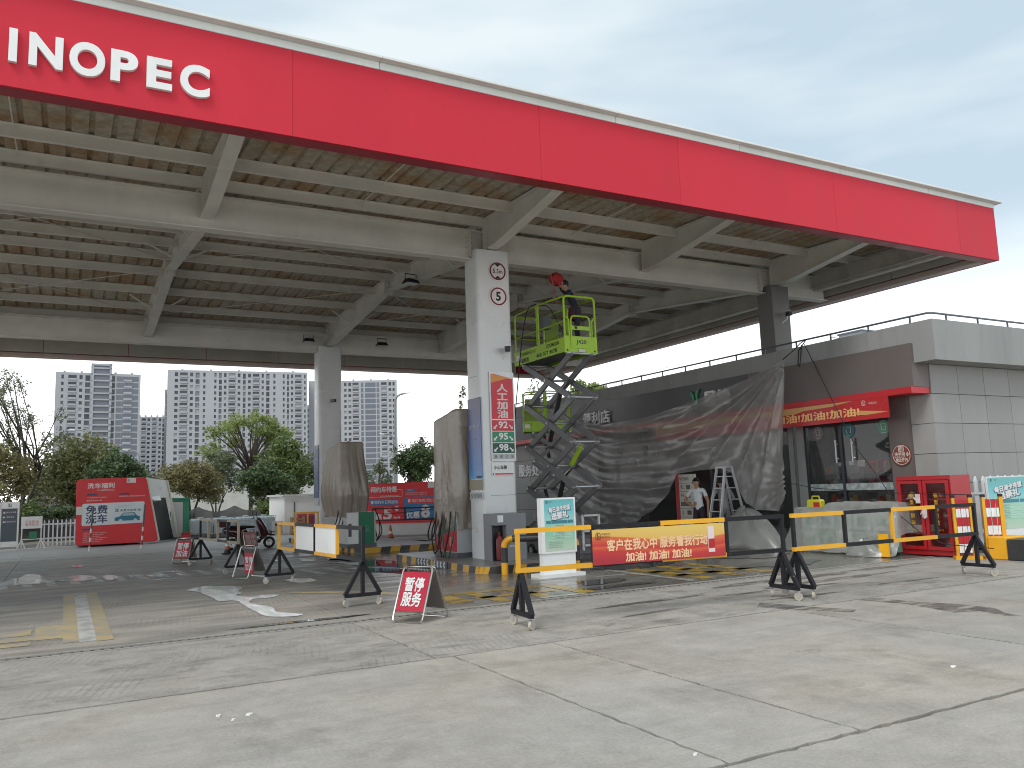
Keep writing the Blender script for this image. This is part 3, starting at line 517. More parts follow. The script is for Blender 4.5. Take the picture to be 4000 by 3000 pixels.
# green leaf emblem
m = MB(); lf = lambda pts, y0, z0: m.prism([(15.6, y0-y, z0+z) for y, z in pts], (.05, 0, 0))
lf([(0, 0), (.1, .02), (.15, .12), (.13, .24), (.17, .36), (.24, .44), (.1, .4), (.05, .3), (.07, .17), (.02, .08)], 17.68, 3.78); lf([(0, .0), (.05, .1), (.03, .2), (-.06, .3), (-.12, .34), (-.1, .22), (-.04, .12)], 17.72, 3.86)
m.build('leaf_emblem', simple('leaf_green', (.01, .2, .09), .35), store)
rebase(store, (16.2, 10.9, 0))
# goods inside the shop
RG = [(.35, .03, .03), (.4, .08, .04), (.3, .02, .05), (.42, .25, .05), (.25, .3, .3), (.4, .38, .36)]
for k, (x, y0, y1, lab) in enumerate(((16.95, 11.98, 13.15, 'dark shop shelf of red boxed goods behind the right door pane'), (16.95, 13.3, 14.3, 'dark shop shelf of red boxed goods behind the left door pane'))):
    sh = thing('shop_shelf', lab, 'shelf', (x, (y0+y1)/2, .05), 0, 'shelves inside the shop'); w = (y1-y0)/2
    for z in (.35, .8, 1.2, 1.62): bx('shelf_board', DKGREY, sh, -.2, .2, -w, w, z, z+.03)
    for s in (-1, 1): bx('shelf_end', DKGREY, sh, -.2, .2, s*w-.01, s*w+.01, 0, 1.8)
    rg = random.Random(k)
    for z in (.38, .83, 1.23, 1.65):
        y = -w+.05
        while y < w-.12:
            d = rg.uniform(.07, .15); h = rg.uniform(.18, .33); bx('goods_box', simple('goods_%d' % (i := rg.randrange(6)), RG[i]), sh, -.18, .1, y, y+d-.01, z, z+h); y += d
# banner under the red strip
BR = gloss_print('banner_red', (.42, .008, .012)); BO = gloss_print('banner_gold', (.55, .3, .1)); GOLD = gloss_print('gold_letters', (.75, .42, .16))
bn = thing('store_banner', 'red banner with gold slogan hung above the store door', 'banner', (15.57, 11.46, 2.86))
bx('cloth', BR, bn, -.012, 0, 0, 8.0, 0, .46)
m = MB(); m.prism([(-.015, 8, .46), (-.015, .9, .45), (-.015, 1.5, .38), (-.015, 2.3, .36), (-.015, 2.6, .3), (-.015, 4, .33), (-.015, 8, .2)], (.002, 0, 0)); m.prism([(-.015, 0, .13), (-.015, .8, .22), (-.015, .85, .14), (-.015, .6, .1)], (.002, 0, 0)); m.build('gold_wave', BO, bn)
text('lettering', '加油!加油!加油!', bn, (-.016, 2.0, .2), (0, -1, 0), (0, 0, 1), .2, GOLD, w=2.5, bold=.03)
EMB = simple('emblem_pale', (.6, .5, .45))
def emblem(parent, o, right, upv, s, mt, name='emblem'):
    """round-headed frame with a rising flame: the company mark"""
    right = V(right); upv = V(upv); o = V(o); n = right.cross(upv).normalized(); b = MB(); q = lambda x, y, d=.003: o+right*(x*s)+upv*(y*s)+n*d
    arc = [(-.36, -.4)]+[(.36*math.cos(t), .1+.36*math.sin(t)) for t in [math.pi*(1-i/8) for i in range(9)]]+[(.36, -.4)]
    for p, r_ in zip(arc, arc[1:]): b.bar(q(*p), q(*r_), .07*s, .003, n)
    b.bar(q(-.36, -.43), q(.36, -.43), .08*s, .003, n); b.bar(q(-.08, -.4), q(-.08, .34), .13*s, .003, n); b.bar(q(.05, -.22), q(.3, -.22), .08*s, .003, n); b.bar(q(.05, -.05), q(.22, .0), .06*s, .003, n)
    return b.build(name, mt, parent)
emblem(bn, (-.016, .62, .37), (0, -1, 0), (0, 0, 1), .12, EMB); text('lettering', '中国石化', bn, (-.016, .38, .35), (0, -1, 0), (0, 0, 1), .05, EMB)
# restroom sign
rs = thing('restroom_sign', 'round brown restroom sign on the store pier', 'sign', (16.075, 11.62, 2.05))
m = MB(); m.lathe([(0, -.02), (.235, -.02), (.235, 0), (0, 0)], (0, 0, 0), 36, 'X'); m.build('disc', mat('sign_brown', (.17, .045, .03), .35), rs)
m = MB(); m.tube([(-.022, .21*math.cos(i*R(10)), .21*math.sin(i*R(10))) for i in range(36)], .005, 5, closed=True); PALE = simple('pale_print', (.7, .62, .55))
for p, q in (((.06, .19), (-.06, .19)), ((-.06, .19), (-.06, .08)), ((-.06, .08), (.06, .08)), ((.06, .08), (.06, .19)), ((0, .19), (0, .08)), ((.03, .17), (.03, .1)), ((-.03, .17), (-.03, .1))): m.bar((-.024, p[0], p[1]), (-.024, q[0], q[1]), .012, .003, (1, 0, 0))
m.build('pictogram', PALE, rs); text('lettering', '洗手间', rs, (-.021, .04, .015), (0, -1, 0), (0, 0, 1), .085, PALE, w=.25, bold=.02); text('lettering', 'RESTROOM', rs, (-.021, .04, -.05), (0, -1, 0), (0, 0, 1), .03, PALE, w=.26); text('lettering', '营业厅内', rs, (-.021, -.0, -.11), (0, -1, 0), (0, 0, 1), .075, PALE, w=.28, bold=.02)
m = MB(); m.bar((-.024, -.12, .01), (-.024, -.2, .01), .02, .003, (1, 0, 0)); m.bar((-.024, -.12, .01), (-.024, -.16, .05), .02, .003, (1, 0, 0)); m.bar((-.024, -.12, .01), (-.024, -.16, -.03), .02, .003, (1, 0, 0)); m.build('arrow', PALE, rs)

# ================================================================== PLASTIC SHEETS
def interp(t, P):
    for (a, b), (c, d) in zip(P, P[1:]):
        if t <= c: u = (t-a)/(c-a) if c > a else 0; return b+(d-b)*u
    return P[-1][1]
SHEET = plastic('plastic_sheet', (.56, .55, .54), .5, .15, .24, .42, 5, .4)
top = [(14.1, 4.52), (14.4, 4.47), (15.23, 4.19), (16.48, 4.0), (17.67, 3.79), (19.25, 3.6), (21.63, 3.55), (22.97, 3.77), (24.3, 4.15)]
botp = [(14.1, 1.15), (14.3, .85), (15.06, .88), (15.5, 1.05), (15.86, 1.79), (16.28, 1.94), (17.2, 1.93), (18.05, 1.86), (18.3, 1.4), (19.18, .78), (20.04, .4), (21, .12), (24.3, .06)]
def sheet(u, v):
    y = 14.1+u*10.2; zt = interp(y, top); zb = interp(y, botp); z = zt+(zb-zt)*v
    dy, dz = y-14.1, z-4.52; ang = math.atan2(-dz, dy+.02); rad = math.hypot(dy, dz)
    fan = min(1, rad/1.0)*math.exp(-max(0, rad-3.0)*.45); ph = ang*24+1.6*noise.noise(V((ang*3, rad*.3, 3)))
    f = .075*fan*(abs(math.sin(ph*.5))*2-1)                                                                                              # folds fanning out from the tie
    d2 = math.hypot(y-14.0, z-1.53); a2 = math.atan2(z-1.53, y-13.9); f += .05*math.sin(a2*13)*math.exp(-d2*1.3)                          # folds at the lower tie
    sag = 1-math.exp(-max(0, y-15.6)*.55); k = (zt-z)+.035*(y-20)**2*.25*min(1, (zt-z)); q = k*8.5+1.1*noise.noise(V((y*.45, k*.8, 0)))+.35*y
    f += sag*(.05*(abs(math.sin(q*.5))*2-1)+.014*math.sin(q*2.3+y*.8+1.2*noise.noise(V((y*.8, k*1.4, 7)))))                              # hanging swags
    f += .03*noise.noise(V((y*.9, z*1.6, 5)))+.010*noise.noise(V((y*4, z*6, 2)))
    if z < 1.3 and y > 19: f += .1*noise.noise(V((y*2.6, z*5, 9)))*(1.3-z)
    return (min(15.36-.34*(4.4-z)/4.4+f-.12*sag, 15.53), y, z)
m = MB(); m.grid(sheet, 220, 120); o = m.build('plastic_sheet', SHEET, smooth='all', fix=False)
tag(o, 'big translucent plastic sheet hung across the store front', 'plastic sheet')
CORD = simple('black_cord', (.015, .015, .02), .6)
def cable(name, pts, r, label, mt=CORD, cat='rope'):
    m = MB(); m.tube(pts, r, 6); o = m.build(name, mt, smooth=True); return tag(o, label, cat)
cable('tie_rope', [(15.36, 14.12, 4.52), (15.6, 13.95, 4.75), (15.72, 13.86, 4.9), (15.88, 13.8, 5.0), (15.6, 13.82, 4.7), (15.55, 13.83, 4.35), (15.56, 13.8, 4.3), (15.58, 13.78, 4.4), (15.7, 13.8, 4.85)], .014, 'knotted black rope tying the plastic sheet to the roof rail')
cable('guy_rope', [(15.7, 13.72, 4.86), (15.54, 13.0, 3.6), (15.3, 12.2, 2.3), (15.0, 11.0, .95)], .009, 'long black rope slanting down across the store banner')
cable('guy_rope', [(14.98, 13.95, 1.53), (14.9, 13.0, 1.38), (14.7, 11.0, 1.26), (14.6, 9.0, 1.2)], .008, 'thin black rope tied to the lower corner of the plastic sheet')
cable('guy_rope', [(14.75, 11.1, 1.02), (14.72, 10.4, .48), (14.7, 9.9, .28), (14.75, 9.0, .24)], .009, 'black rope running low across the red fire cabinet')
pl = MB(); pl.tube([(15.4, 14.0, .0), (15.45, 14.02, 2.9)], .035, 8); o = pl.build('prop_pole', simple('prop_dark', (.04, .045, .05), .5), smooth=True); tag(o, 'dark upright pole at the right edge of the plastic sheet', 'pole')
# goods pile under plastic
PILE = plastic('pile_plastic', (.5, .52, .5), .42, .13, .3, .35, 8, .6)
cart = simple('carton_green', (.18, .34, .27), .6); cart2 = simple('carton_pale', (.45, .52, .5), .6); ci = 0
for iy in range(5):
    for iz in range(2):
        y = 11.05+iy*.46; z = .06+iz*.43
        bt = thing('carton', '%s carton of the %s row under the clear plastic cover' % (('rightmost', 'second right', 'middle', 'second left', 'leftmost')[iy], ('lower', 'upper')[iz]), 'carton', (14.95, y+.22, z), 0, 'cartons stacked under plastic')
        bx('box', cart2 if (iy+iz) % 3 else cart, bt, -.24, .24, -.215, .215, 0, .41); bx('print_patch', cart, bt, -.245, -.242, -.12, .1, .1, .27)
def pile(u, v):
    y = 13.75-u*3.0; prof = [(0, 0), (.12, .05), (.3, .45), (.5, 1.0), (.62, 1.06), (1, 1.06)]
    k = v; h = 1.0 if y < 12.6 else .9; h *= min(1, (13.8-y)/.35, (y-10.68)/.18+.02)
    z = (.02 if k < .1 else interp((k-.1)/.9, [(0, .02), (.55, 1.0), (.65, 1.05), (1, 1.05)]))*h
    x = interp(k, [(0, 14.28), (.1, 14.4), (.6, 14.63), (.68, 14.74), (1, 15.3)])
    x += .05*noise.noise(V((y*3, z*3, 1)))+.025*noise.noise(V((y*9, z*8, 4))); z += .03*noise.noise(V((y*4, x*4, 2)))+.02
    return (x, y+.03*noise.noise(V((z*5, x*4, 8))), max(.012, z))
m = MB(); m.grid(pile, 70, 50); o = m.build('pile_cover', PILE, smooth='all', fix=False); tag(o, 'crumpled clear plastic draped over cartons beside the red cabinet', 'plastic sheet')
def heap(name, c, a, b, h, seed, mt, label):
    m = MB()
    def f(u, v):
        t = u*2*math.pi; r = math.sin(v*math.pi/2); k = 1+.35*noise.noise(V((math.cos(t)*2+seed, math.sin(t)*2, v*2)))
        return (c[0]+a*r*k*math.cos(t), c[1]+b*r*k*math.sin(t), .01+h*(1-r**2.2)*(1+.3*noise.noise(V((math.cos(t)*3, math.sin(t)*3, seed)))))
    m.grid(f, 40, 16); o = m.build(name, mt, smooth='all', fix=False); return tag(o, label, 'plastic sheet')
heap('plastic_bundle', (14.35, 14.7, 0), .45, 1.05, .85, 3, PILE, 'heaped clear plastic bundle at the foot of the stepladder')
heap('plastic_bundle', (14.3, 11.4, 0), .22, .45, .3, 6, PILE, 'small crumpled plastic bundle on the ground below the carton cover')
jug = thing('oil_jug', 'yellow green plastic jug on the carton pile', 'jug', (14.95, 13.1, .93)); m = MB(); m.box(-.09, .09, -.2, .2, 0, .2); m.build('body', simple('jug_yellow', (.5, .48, .02), .4), jug, bevel=.03); m = MB(); m.tube([(0, -.12, .2), (0, -.1, .27), (0, .08, .27), (0, .1, .2)], .018, 6); m.build('handle', simple('jug_yellow', ()), jug, smooth=True)
bx('red_patch', REDD, jug, -.1, -.095, -.19, -.02, .02, .14)
wp = MB(); wp.prism([(14.25, 10.8, .02), (14.25, 11.02, .02), (14.4, 11.12, .45), (14.4, 10.92, .45)], (.05, 0, 0)); o = wp.build('yellow_board', YEL); tag(o, 'yellow board leaning beside the red cabinet', 'board')

# ================================================================== PEOPLE
def person(root, J, E, region, mats, hair=None):
    """J: name -> (x,y,z,r); grown as one continuous skinned surface; faces coloured by nearest bone"""
    names = list(J); idx = {n: i for i, n in enumerate(names)}; me = bpy.data.meshes.new('body'); me.from_pydata([J[n][:3] for n in names], [(idx[a], idx[b]) for a, b in E], [])
    o = bpy.data.objects.new('body', me); COL.objects.link(o); sk = o.modifiers.new('s', 'SKIN'); sk.use_smooth_shade = True; sk.branch_smoothing = .4
    for n in names:
        d = me.skin_vertices[0].data[idx[n]]; r = J[n][3]; d.radius = r if isinstance(r, tuple) else (r, r); d.use_root = n == 'pelvis'
    o.modifiers.new('b', 'SUBSURF').levels = 2; bpy.context.view_layer.update()
    nm = bpy.data.meshes.new_from_object(o.evaluated_get(bpy.context.evaluated_depsgraph_get())); bpy.data.objects.remove(o)
    for mt in mats: nm.materials.append(mt)
    segs = [(V(J[a][:3]), V(J[b][:3]), region(a, b)) for a, b in E]
    for p in nm.polygons:
        c = p.center; best = None
        for a, b, k in segs:
            d = b-a; t = max(0, min(1, (c-a).dot(d)/max(1e-9, d.length_squared))); q = (c-a-d*t).length
            if best is None or q < best[0]: best = (q, k)
        p.material_index = best[1]; p.use_smooth = True
    b = bpy.data.objects.new('body', nm); COL.objects.link(b); b.parent = root
    hd = V(J['head'][:3]); fx = V(J['nose'][:3])-hd; fx.z = 0; fx.normalize(); sd = V((-fx.y, fx.x, 0))
    if hair:
        m = MB()
        def f(u, v):
            t = u*2*math.pi; ph = v*(math.pi*.62 if math.cos(t) < .3 else math.pi*.36); k = hair*(1+.1*noise.noise(V((math.cos(t)*3, math.sin(t)*3, v*5))))
            return hd+V((0, 0, .03))+fx*(math.sin(ph)*math.cos(t)*k-.012)+sd*(math.sin(ph)*math.sin(t)*k*.92)+V((0, 0, math.cos(ph)*k*1.1))
        m.grid(f, 24, 10); m.build('hair', HAIR, root, smooth='all', fix=False)
    m = MB()
    for s in (-1, 1): m.lathe([(0, -.008), (.009, 0), (0, .008)], hd+fx*.088+sd*(s*.033)+V((0, 0, .012)), 8)
    m.build('eyes', BLK, root, kind='stuff')
    return b
def hand(J, E, nm, wrist, d, side, s=1.0):
    w = V(J[wrist][:3]); d = V(d).normalized(); side = V(side).normalized(); J[nm+'palm'] = (*(w+d*.07*s), .026); E.append((wrist, nm+'palm'))
    cur = d.cross(side).normalized()
    for i, ln in enumerate((.07, .08, .074, .055)):
        off = side*((i-1.5)*.019); a = w+d*.1*s+off; b = a+d*ln*.5+cur*.012; c = b+d*ln*.4+cur*.025
        for k, p in enumerate((a, b, c)): J[f'{nm}f{i}{k}'] = (*p, .0088-.001*k)
        E += [(nm+'palm', f'{nm}f{i}0'), (f'{nm}f{i}0', f'{nm}f{i}1'), (f'{nm}f{i}1', f'{nm}f{i}2')]
    a = w+d*.04-side*.035+cur*.012; b = a+d*.035-side*.02+cur*.015; J[nm+'t0'] = (*a, .01); J[nm+'t1'] = (*b, .009); E += [(nm+'palm', nm+'t0'), (nm+'t0', nm+'t1')]
def base_skel(lean=0., crouch=0, h=1.62, headpitch=.0, aR=None, aL=None):
    k = h/1.62; J = {}; E = []
    def j(n, x, y, z, r): J[n] = (x*k, y*k, z*k, tuple(q*k for q in r) if isinstance(r, tuple) else r*k)
    j('pelvis', 0, 0, .86, (.125, .1)); j('waist', .0+lean*.18, 0, 1.0, (.125, .095)); j('chest', lean*.42, 0, 1.2, (.15, .105)); j('neckb', lean*.62, 0, 1.345, .07); j('neck', lean*.7+.012, 0, 1.4, .048); j('head', lean*.82+.03, 0, 1.49, .084); j('crown', lean*.86+.02, 0, 1.56, .075); j('nose', lean*.9+.135, 0, 1.475, .014); j('chin', lean*.84+.085, 0, 1.425, .035)
    E += [('pelvis', 'waist'), ('waist', 'chest'), ('chest', 'neckb'), ('neckb', 'neck'), ('neck', 'head'), ('head', 'crown'), ('head', 'nose'), ('neck', 'chin')]
    for s, n in ((-1, 'R'), (1, 'L')):
        j('ear'+n, lean*.8+.02, s*.082, 1.485, .016); E.append(('head', 'ear'+n))
        j('hip'+n, 0, s*.085, .82, .085); j('knee'+n, .03, s*.1, .46, .056); j('ankle'+n, -.02, s*.105, .08, .038); j('toe'+n, .13, s*.12, .035, .034); E += [('pelvis', 'hip'+n), ('hip'+n, 'knee'+n), ('knee'+n, 'ankle'+n), ('ankle'+n, 'toe'+n)]
        A = (aR if s < 0 else aL) or ((lean*.6, s*.235, 1.06), (lean*.6+.06, s*.25, .83))
        j('sh'+n, lean*.55, s*.165, 1.315, .056); j('elb'+n, *A[0], .04); j('wri'+n, *A[1], .027); m_ = tuple((J['sh'+n][i]/k*.45+A[0][i]*.55) for i in range(3)); j('slv'+n, *m_, .052)
        E += [('neckb', 'sh'+n), ('sh'+n, 'slv'+n), ('slv'+n, 'elb'+n), ('elb'+n, 'wri'+n)]
        dv = V(J['wri'+n][:3])-V(J['elb'+n][:3]); hand(J, E, 'h'+n, 'wri'+n, dv, dv.cross(V((1, 0, .2))) if abs(dv.normalized().x) < .9 else V((0, 1, 0)))
    return J, E
def reg(short):
    def f(a, b):
        if a.startswith(('hip', 'knee')) or b.startswith('hip'): return 1
        if a.startswith('ankle'): return 3
        if a in ('pelvis', 'waist', 'chest') and b in ('waist', 'chest', 'neckb'): return 0
        if a == 'neckb' and b.startswith('sh') or b.startswith('slv'): return 0
        if a.startswith('slv') or a.startswith('elb'): return 2 if short else 0
        return 2
    return f
SHIRT = simple('white_tee', (.66, .7, .7), .8, bump=.3, bs=25); PANTS = simple('plum_trousers', (.035, .022, .035), .8); SHOE = simple('dark_shoe', (.03, .03, .03), .6)
w = thing('person', 'person in white T-shirt and dark trousers, hand on hip, under the plastic sheet', 'person', (14.45, 16.45, 0), R(203))
J, E = base_skel(.06, h=1.72, aR=((.0, -.37, 1.08), (.14, -.16, .98)), aL=((-.02, .24, 1.06), (.03, .25, .82)))
person(w, J, E, reg(True), [SHIRT, PANTS, SKIN, SHOE], .108)
w = thing('person', 'person in grey work clothes seen behind the stepladder', 'person', (15.05, 16.15, 0), R(75))
J, E = base_skel(.12, h=1.72, aR=((.06, -.3, 1.1), (.25, -.2, .95)), aL=((.06, .3, 1.1), (.26, .2, 1.0)))
person(w, J, E, reg(False), [simple('grey_shirt', (.3, .31, .31), .8), simple('grey_trousers', (.22, .23, .24), .8), SKIN, SHOE], .105)
# price board
pb = thing('price_board', 'white fuel price board with red edge behind the person in white', 'sign', (15.3, 17.95, 0))
bx('panel', mat('price_panel', (.6, .58, .52), .5), pb, 0, .06, -.42, .25, .0, 1.84); bx('red_edge', REDD, pb, -.01, .07, .25, .4, 0, 1.86)
for i, s in enumerate(('今日油价', '92', '95', '', '0', '-10')):
    z = 1.72-i*.235; bx('divider', DKGREY, pb, -.006, -.001, -.42, .25, z-.13, z-.12)
    if s: text('lettering', s, pb, (0, .02 if i == 0 else .12, z), (0, -1, 0), (0, 0, 1), .1, BLK, bold=.015)
    if i: bx('price_digit_panel', simple('price_digits', (.12, .1, .08)), pb, -.006, -.001, -.22, -.05 if i != 3 else .2, z-.06, z+.06)
# step ladder
ALU = mat('aluminium', (.55, .56, .58), .35, metal=.7, var=.08)
ld = thing('stepladder', 'aluminium A-frame stepladder under the plastic sheet', 'ladder', (14.75, 15.75, 0), R(-8))
for s in (-1, 1):
    for k in (-1, 1):
        m = MB(); m.bar((s*.1, k*.17, 1.96), (s*.5, k*.27, 0), .06, .03, (0, 1, 0)); m.build('rail', ALU, ld)
    for i in range(6): z = .28+i*.29; t = 1-z/1.96; m = MB(); m.bar((s*(.1+.4*t), -.17-.1*t, z), (s*(.1+.4*t), .17+.1*t, z), .06, .025); m.build('rung', ALU, ld)
bx('top_cap', ALU, ld, -.13, .13, -.19, .19, 1.95, 1.98)
# ================================================================== PILLAR SIGNS
XR, ZU, MY = (1, 0, 0), (0, 0, 1), (0, -1, 0)
RING = simple('sign_ring', (.14, .012, .015), .4); PINKW = simple('sign_pinkwhite', (.68, .62, .62), .4)
def round_sign(name, label, z, kind):
    t = thing(name, label, 'sign', (8.275, 15.555, z)); m = MB(); m.lathe([(0, 0), (.235, 0), (.235, -.012), (0, -.012)], n=40, ax='Y'); m.build('disc', PINKW, t)
    m = MB(); m.tube([(.185*math.cos(i*R(9)), -.014, .185*math.sin(i*R(9))) for i in range(40)], .017, 6, closed=True); m.build('ring', RING, t, smooth=True)
    if kind == 'h':
        text('lettering', '5.5m', t, (0, -.013, 0), XR, ZU, .1, BLK, w=.24, bold=.03)
        for s in (-1, 1): m = MB(); m.prism([(-.075, -.013, s*.165), (.075, -.013, s*.165), (0, -.013, s*.1)], (0, -.003, 0)); m.build('triangle', BLK, t)
    else: text('lettering', '5', t, (0, -.013, 0), XR, ZU, .21, BLK, bold=.06)
    return t
round_sign('height_limit_sign', 'round 5.5m height limit sign, upper of two on the pillar', 6.4, 'h'); round_sign('speed_limit_sign', 'round number 5 sign below the height limit sign', 5.83, 's')
fs = thing('fuel_grade_board', 'tall fuel board with 92, 95, 98 arrows on the front pillar', 'sign', (8.275, 15.555, 2.2))
bx('frame', GALV, fs, -.3, .3, -.03, 0, 0, 1.93)
PR = gloss_print('print_red', (.55, .015, .035)); PG = gloss_print('print_green', (.006, .22, .10)); PG2 = gloss_print('print_darkgreen', (.004, .07, .045)); PO = gloss_print('print_orange', (.62, .24, .03)); PWH = gloss_print('print_white', (.7, .71, .7)); PPK = gloss_print('print_pink', (.74, .6, .6))
bx('face', PWH, fs, -.275, .275, -.034, -.031, .03, 1.9); bx('red_field', PR, fs, -.268, .268, -.037, -.035, .905, 1.89)
m = MB(); m.prism([(-.268, -.038, 1.89), (.268, -.038, 1.79), (.1, -.038, 1.79), (-.268, -.038, 1.69)], (0, -.001, 0)); m.build('orange_wave', PO, fs); m = MB(); m.prism([(.268, -.0385, 1.89), (.268, -.0385, 1.79), (-.2, -.0385, 1.89)], (0, -.001, 0)); m.build('yellow_wave', PWH, fs)
text('lettering', '人\n工\n加\n油', fs, (.0, -.038, 1.3), XR, ZU, .74, PPK, w=.26, bold=.035, space=1.0)
for z0, z1, c, s in ((.65, .88, PR, '92'), (.4, .635, PG, '95'), (.17, .385, PG2, '98')):
    bx('grade_field', c, fs, -.268, .268, -.037, -.035, z0, z1); zc = (z0+z1)/2; text('lettering', s, fs, (0, -.038, zc+.015), XR, ZU, .155, PPK if s == '92' else PWH, w=.23, bold=.05)
    for k in (-1, 1):
        m = MB(); m.bar((k*.15, -.039, zc+.01), (k*.215, -.039, zc-.055), .03, .003, (0, 1, 0)); m.prism([(k*.235, -.0385, zc-.075), (k*.235, -.0385, zc-.015), (k*.175, -.0385, zc-.075)], (0, -.003, 0)); m.build('arrow', PPK if s == '92' else PWH, fs)
bx('symbol_strip', LGREY, fs, -.268, .268, -.037, -.035, .04, .155)
for i in range(4): x = -.2+i*.133; bx('symbol_tile', simple('symbol_tile', (.36, .38, .38)), fs, x-.045, x+.045, -.04, -.038, .055, .14); text('lettering', ('禁', 'X', 'I', '5')[i], fs, (x, -.041, .098), XR, ZU, .05, BLK)
cn = thing('caution_notice', 'white beware of vehicles notice below the fuel board', 'sign', (8.25, 15.555, 1.89)); bx('panel', PWH, cn, -.27, .27, -.012, 0, 0, .27); text('lettering', '小心车辆', cn, (-.06, -.013, .175), XR, ZU, .085, BLK, w=.31, bold=.02); bx('red_bar', PR, cn, -.19, .25, -.016, -.013, .02, .05)
bx('logo_mark', DKGREY, cn, -.25, -.22, -.016, -.013, .02, .06)
bp = thing('advert_panel', 'tall blue advert panel on the side of the front pillar', 'sign', (7.757, 15.85, 1.6)); SKYB = bpy.data.materials.new('blue_gradient'); SKYB.use_nodes = True
def gradm(mt, z0, z1, cols, rough=.3):
    t = mt.node_tree; n = t.nodes.new; l = t.links.new; b = t.nodes['Principled BSDF']; b.inputs['Roughness'].default_value = rough; g = n('ShaderNodeTexCoord'); s = n('ShaderNodeSeparateXYZ'); l(g.outputs['Object'], s.inputs[0]); k = n('ShaderNodeMapRange'); k.inputs[1].default_value = z0; k.inputs[2].default_value = z1; l(s.outputs[2], k.inputs[0]); r = n('ShaderNodeValToRGB'); e = r.color_ramp
    e.elements[0].position = cols[0][0]; e.elements[0].color = (*cols[0][1], 1); e.elements[1].position = cols[-1][0]; e.elements[1].color = (*cols[-1][1], 1)
    for p, c in cols[1:-1]: e.elements.new(p).color = (*c, 1)
    l(k.outputs[0], r.inputs[0]); l(r.outputs[0], b.inputs['Base Color'])
gradm(SKYB, .24, 1.98, [(0, (.05, .3, .55)), (.12, (.015, .16, .45)), (.5, (.01, .05, .25)), (1, (.01, .015, .07))])
bx('picture', SKYB, bp, -.015, 0, -.31, .31, .24, 1.98); bx('caption', simple('caption_tan', (.28, .25, .18)), bp, -.015, 0, -.31, .31, 0, .22); bx('hill', simple('hill_dark', (.02, .025, .05)), bp, -.018, -.016, -.3, -.05, .25, .3)
text('lettering', '苍南第一站', bp, (-.016, 0, 1.35), MY, ZU, .1, simple('advert_text', (.45, .5, .6)), w=.5)
text('lettering', '幸福\n—\n品质', bp, (-.016, 0, 1.02), MY, ZU, .2, simple('advert_text', ()))
ss = thing('symbol_plate', 'grey plate of four prohibition symbols on the pillar side', 'sign', (7.757, 15.85, 1.39)); bx('plate', LGREY, ss, -.012, 0, -.31, .31, 0, .17)
for i in range(4):
    m = MB(); m.tube([(-.014, .21-i*.14+.05*math.cos(a*R(20)), .085+.05*math.sin(a*R(20))) for a in range(18)], .006, 5, closed=True); m.build('symbol_ring', DKGREY, ss); 
    m = MB(); m.bar((-.015, .24-i*.14, .12), (-.015, .18-i*.14, .05), .012, .003, (1, 0, 0)); m.build('symbol_bar', DKGREY, ss)
def camera_thing(loc, rz, label):
    t = thing('security_camera', label, 'camera', loc, rz); bx('housing', simple('camera_black', (.03, .03, .035), .3), t, -.06, .06, -.17, .02, -.05, .05, .012); m = MB(); m.lathe([(.0, -.172), (.045, -.172), (.045, -.14), (0, -.14)], n=14, ax='Y'); m.build('lens', BLK, t)
    m = MB(); m.tube([(0, 0, -.05), (-.02, .03, -.13), (-.1, .09, -.19), (-.12, .13, -.24)], .018, 7); m.build('bracket', WHITE, t, smooth=True); bx('visor', WHITE, t, -.07, .07, -.19, .03, .052, .062); return t
camera_thing((8.4, 15.44, 4.62), R(-25), 'black security camera on the front pillar'); camera_thing((8.2, 28.16, 4.9), R(20), 'small security camera on the far white pillar'); camera_thing((17.1, 15.42, 6.05), R(-20), 'security camera on the dark column above the store')
# advert on the far pillar
fa = thing('advert_panel', 'narrow blue advert panel on the side of the far pillar', 'sign', (7.757, 28.65, 1.25)); bx('picture', simple('far_advert', (.04, .09, .2), .3, var=.4, vs=2), fa, -.012, 0, -.3, .3, .25, 2.1); bx('caption', LGREY, fa, -.012, 0, -.3, .3, 0, .22); text('lettering', '无锡\n山水', fa, (-.013, 0, 1.7), MY, ZU, .5, simple('advert_text', ()), w=.3)
# floodlights
def flood(loc, rz, label):
    t = thing('floodlight', label, 'lamp', loc, rz, 'floodlights under the canopy'); m = MB(); m.hexa([(-.2, -.16, -.06), (.2, -.16, -.06), (.2, .16, -.06), (-.2, .16, -.06), (-.14, -.1, .06), (.14, -.1, .06), (.14, .1, .06), (-.14, .1, .06)]); m.build('housing', simple('flood_black', (.02, .02, .025), .4), t)
    bx('lens', mat('flood_lens', (.55, .58, .62), .15), t, -.17, .17, -.13, .13, -.072, -.06); m = MB(); m.tube([(-.17, 0, 0), (-.17, 0, .2), (.17, 0, .2), (.17, 0, 0)], .014, 6); m.build('yoke', simple('flood_black', ()), t); return t
flood((7.95, 19.9, 7.2), R(10), 'floodlight hanging from the cross beam left of the front pillar'); flood((7.25, 27.75, 6.95), 0, 'floodlight on the left end of the bar by the far pillar'); flood((9.9, 27.7, 6.95), 0, 'floodlight on the right end of the bar by the far pillar')
m = MB(); m.bar((7.05, 27.75, 7.16), (10.1, 27.75, 7.16), .05, .04); m.bar((7.9, 27.75, 7.16), (7.9, 28.3, 7.0), .04); m.bar((9.3, 27.75, 7.18), (9.3, 28.4, 7.3), .04); o = m.build('light_bar', STEEL); tag(o, 'steel bar carrying two floodlights at the far pillar', 'bar')

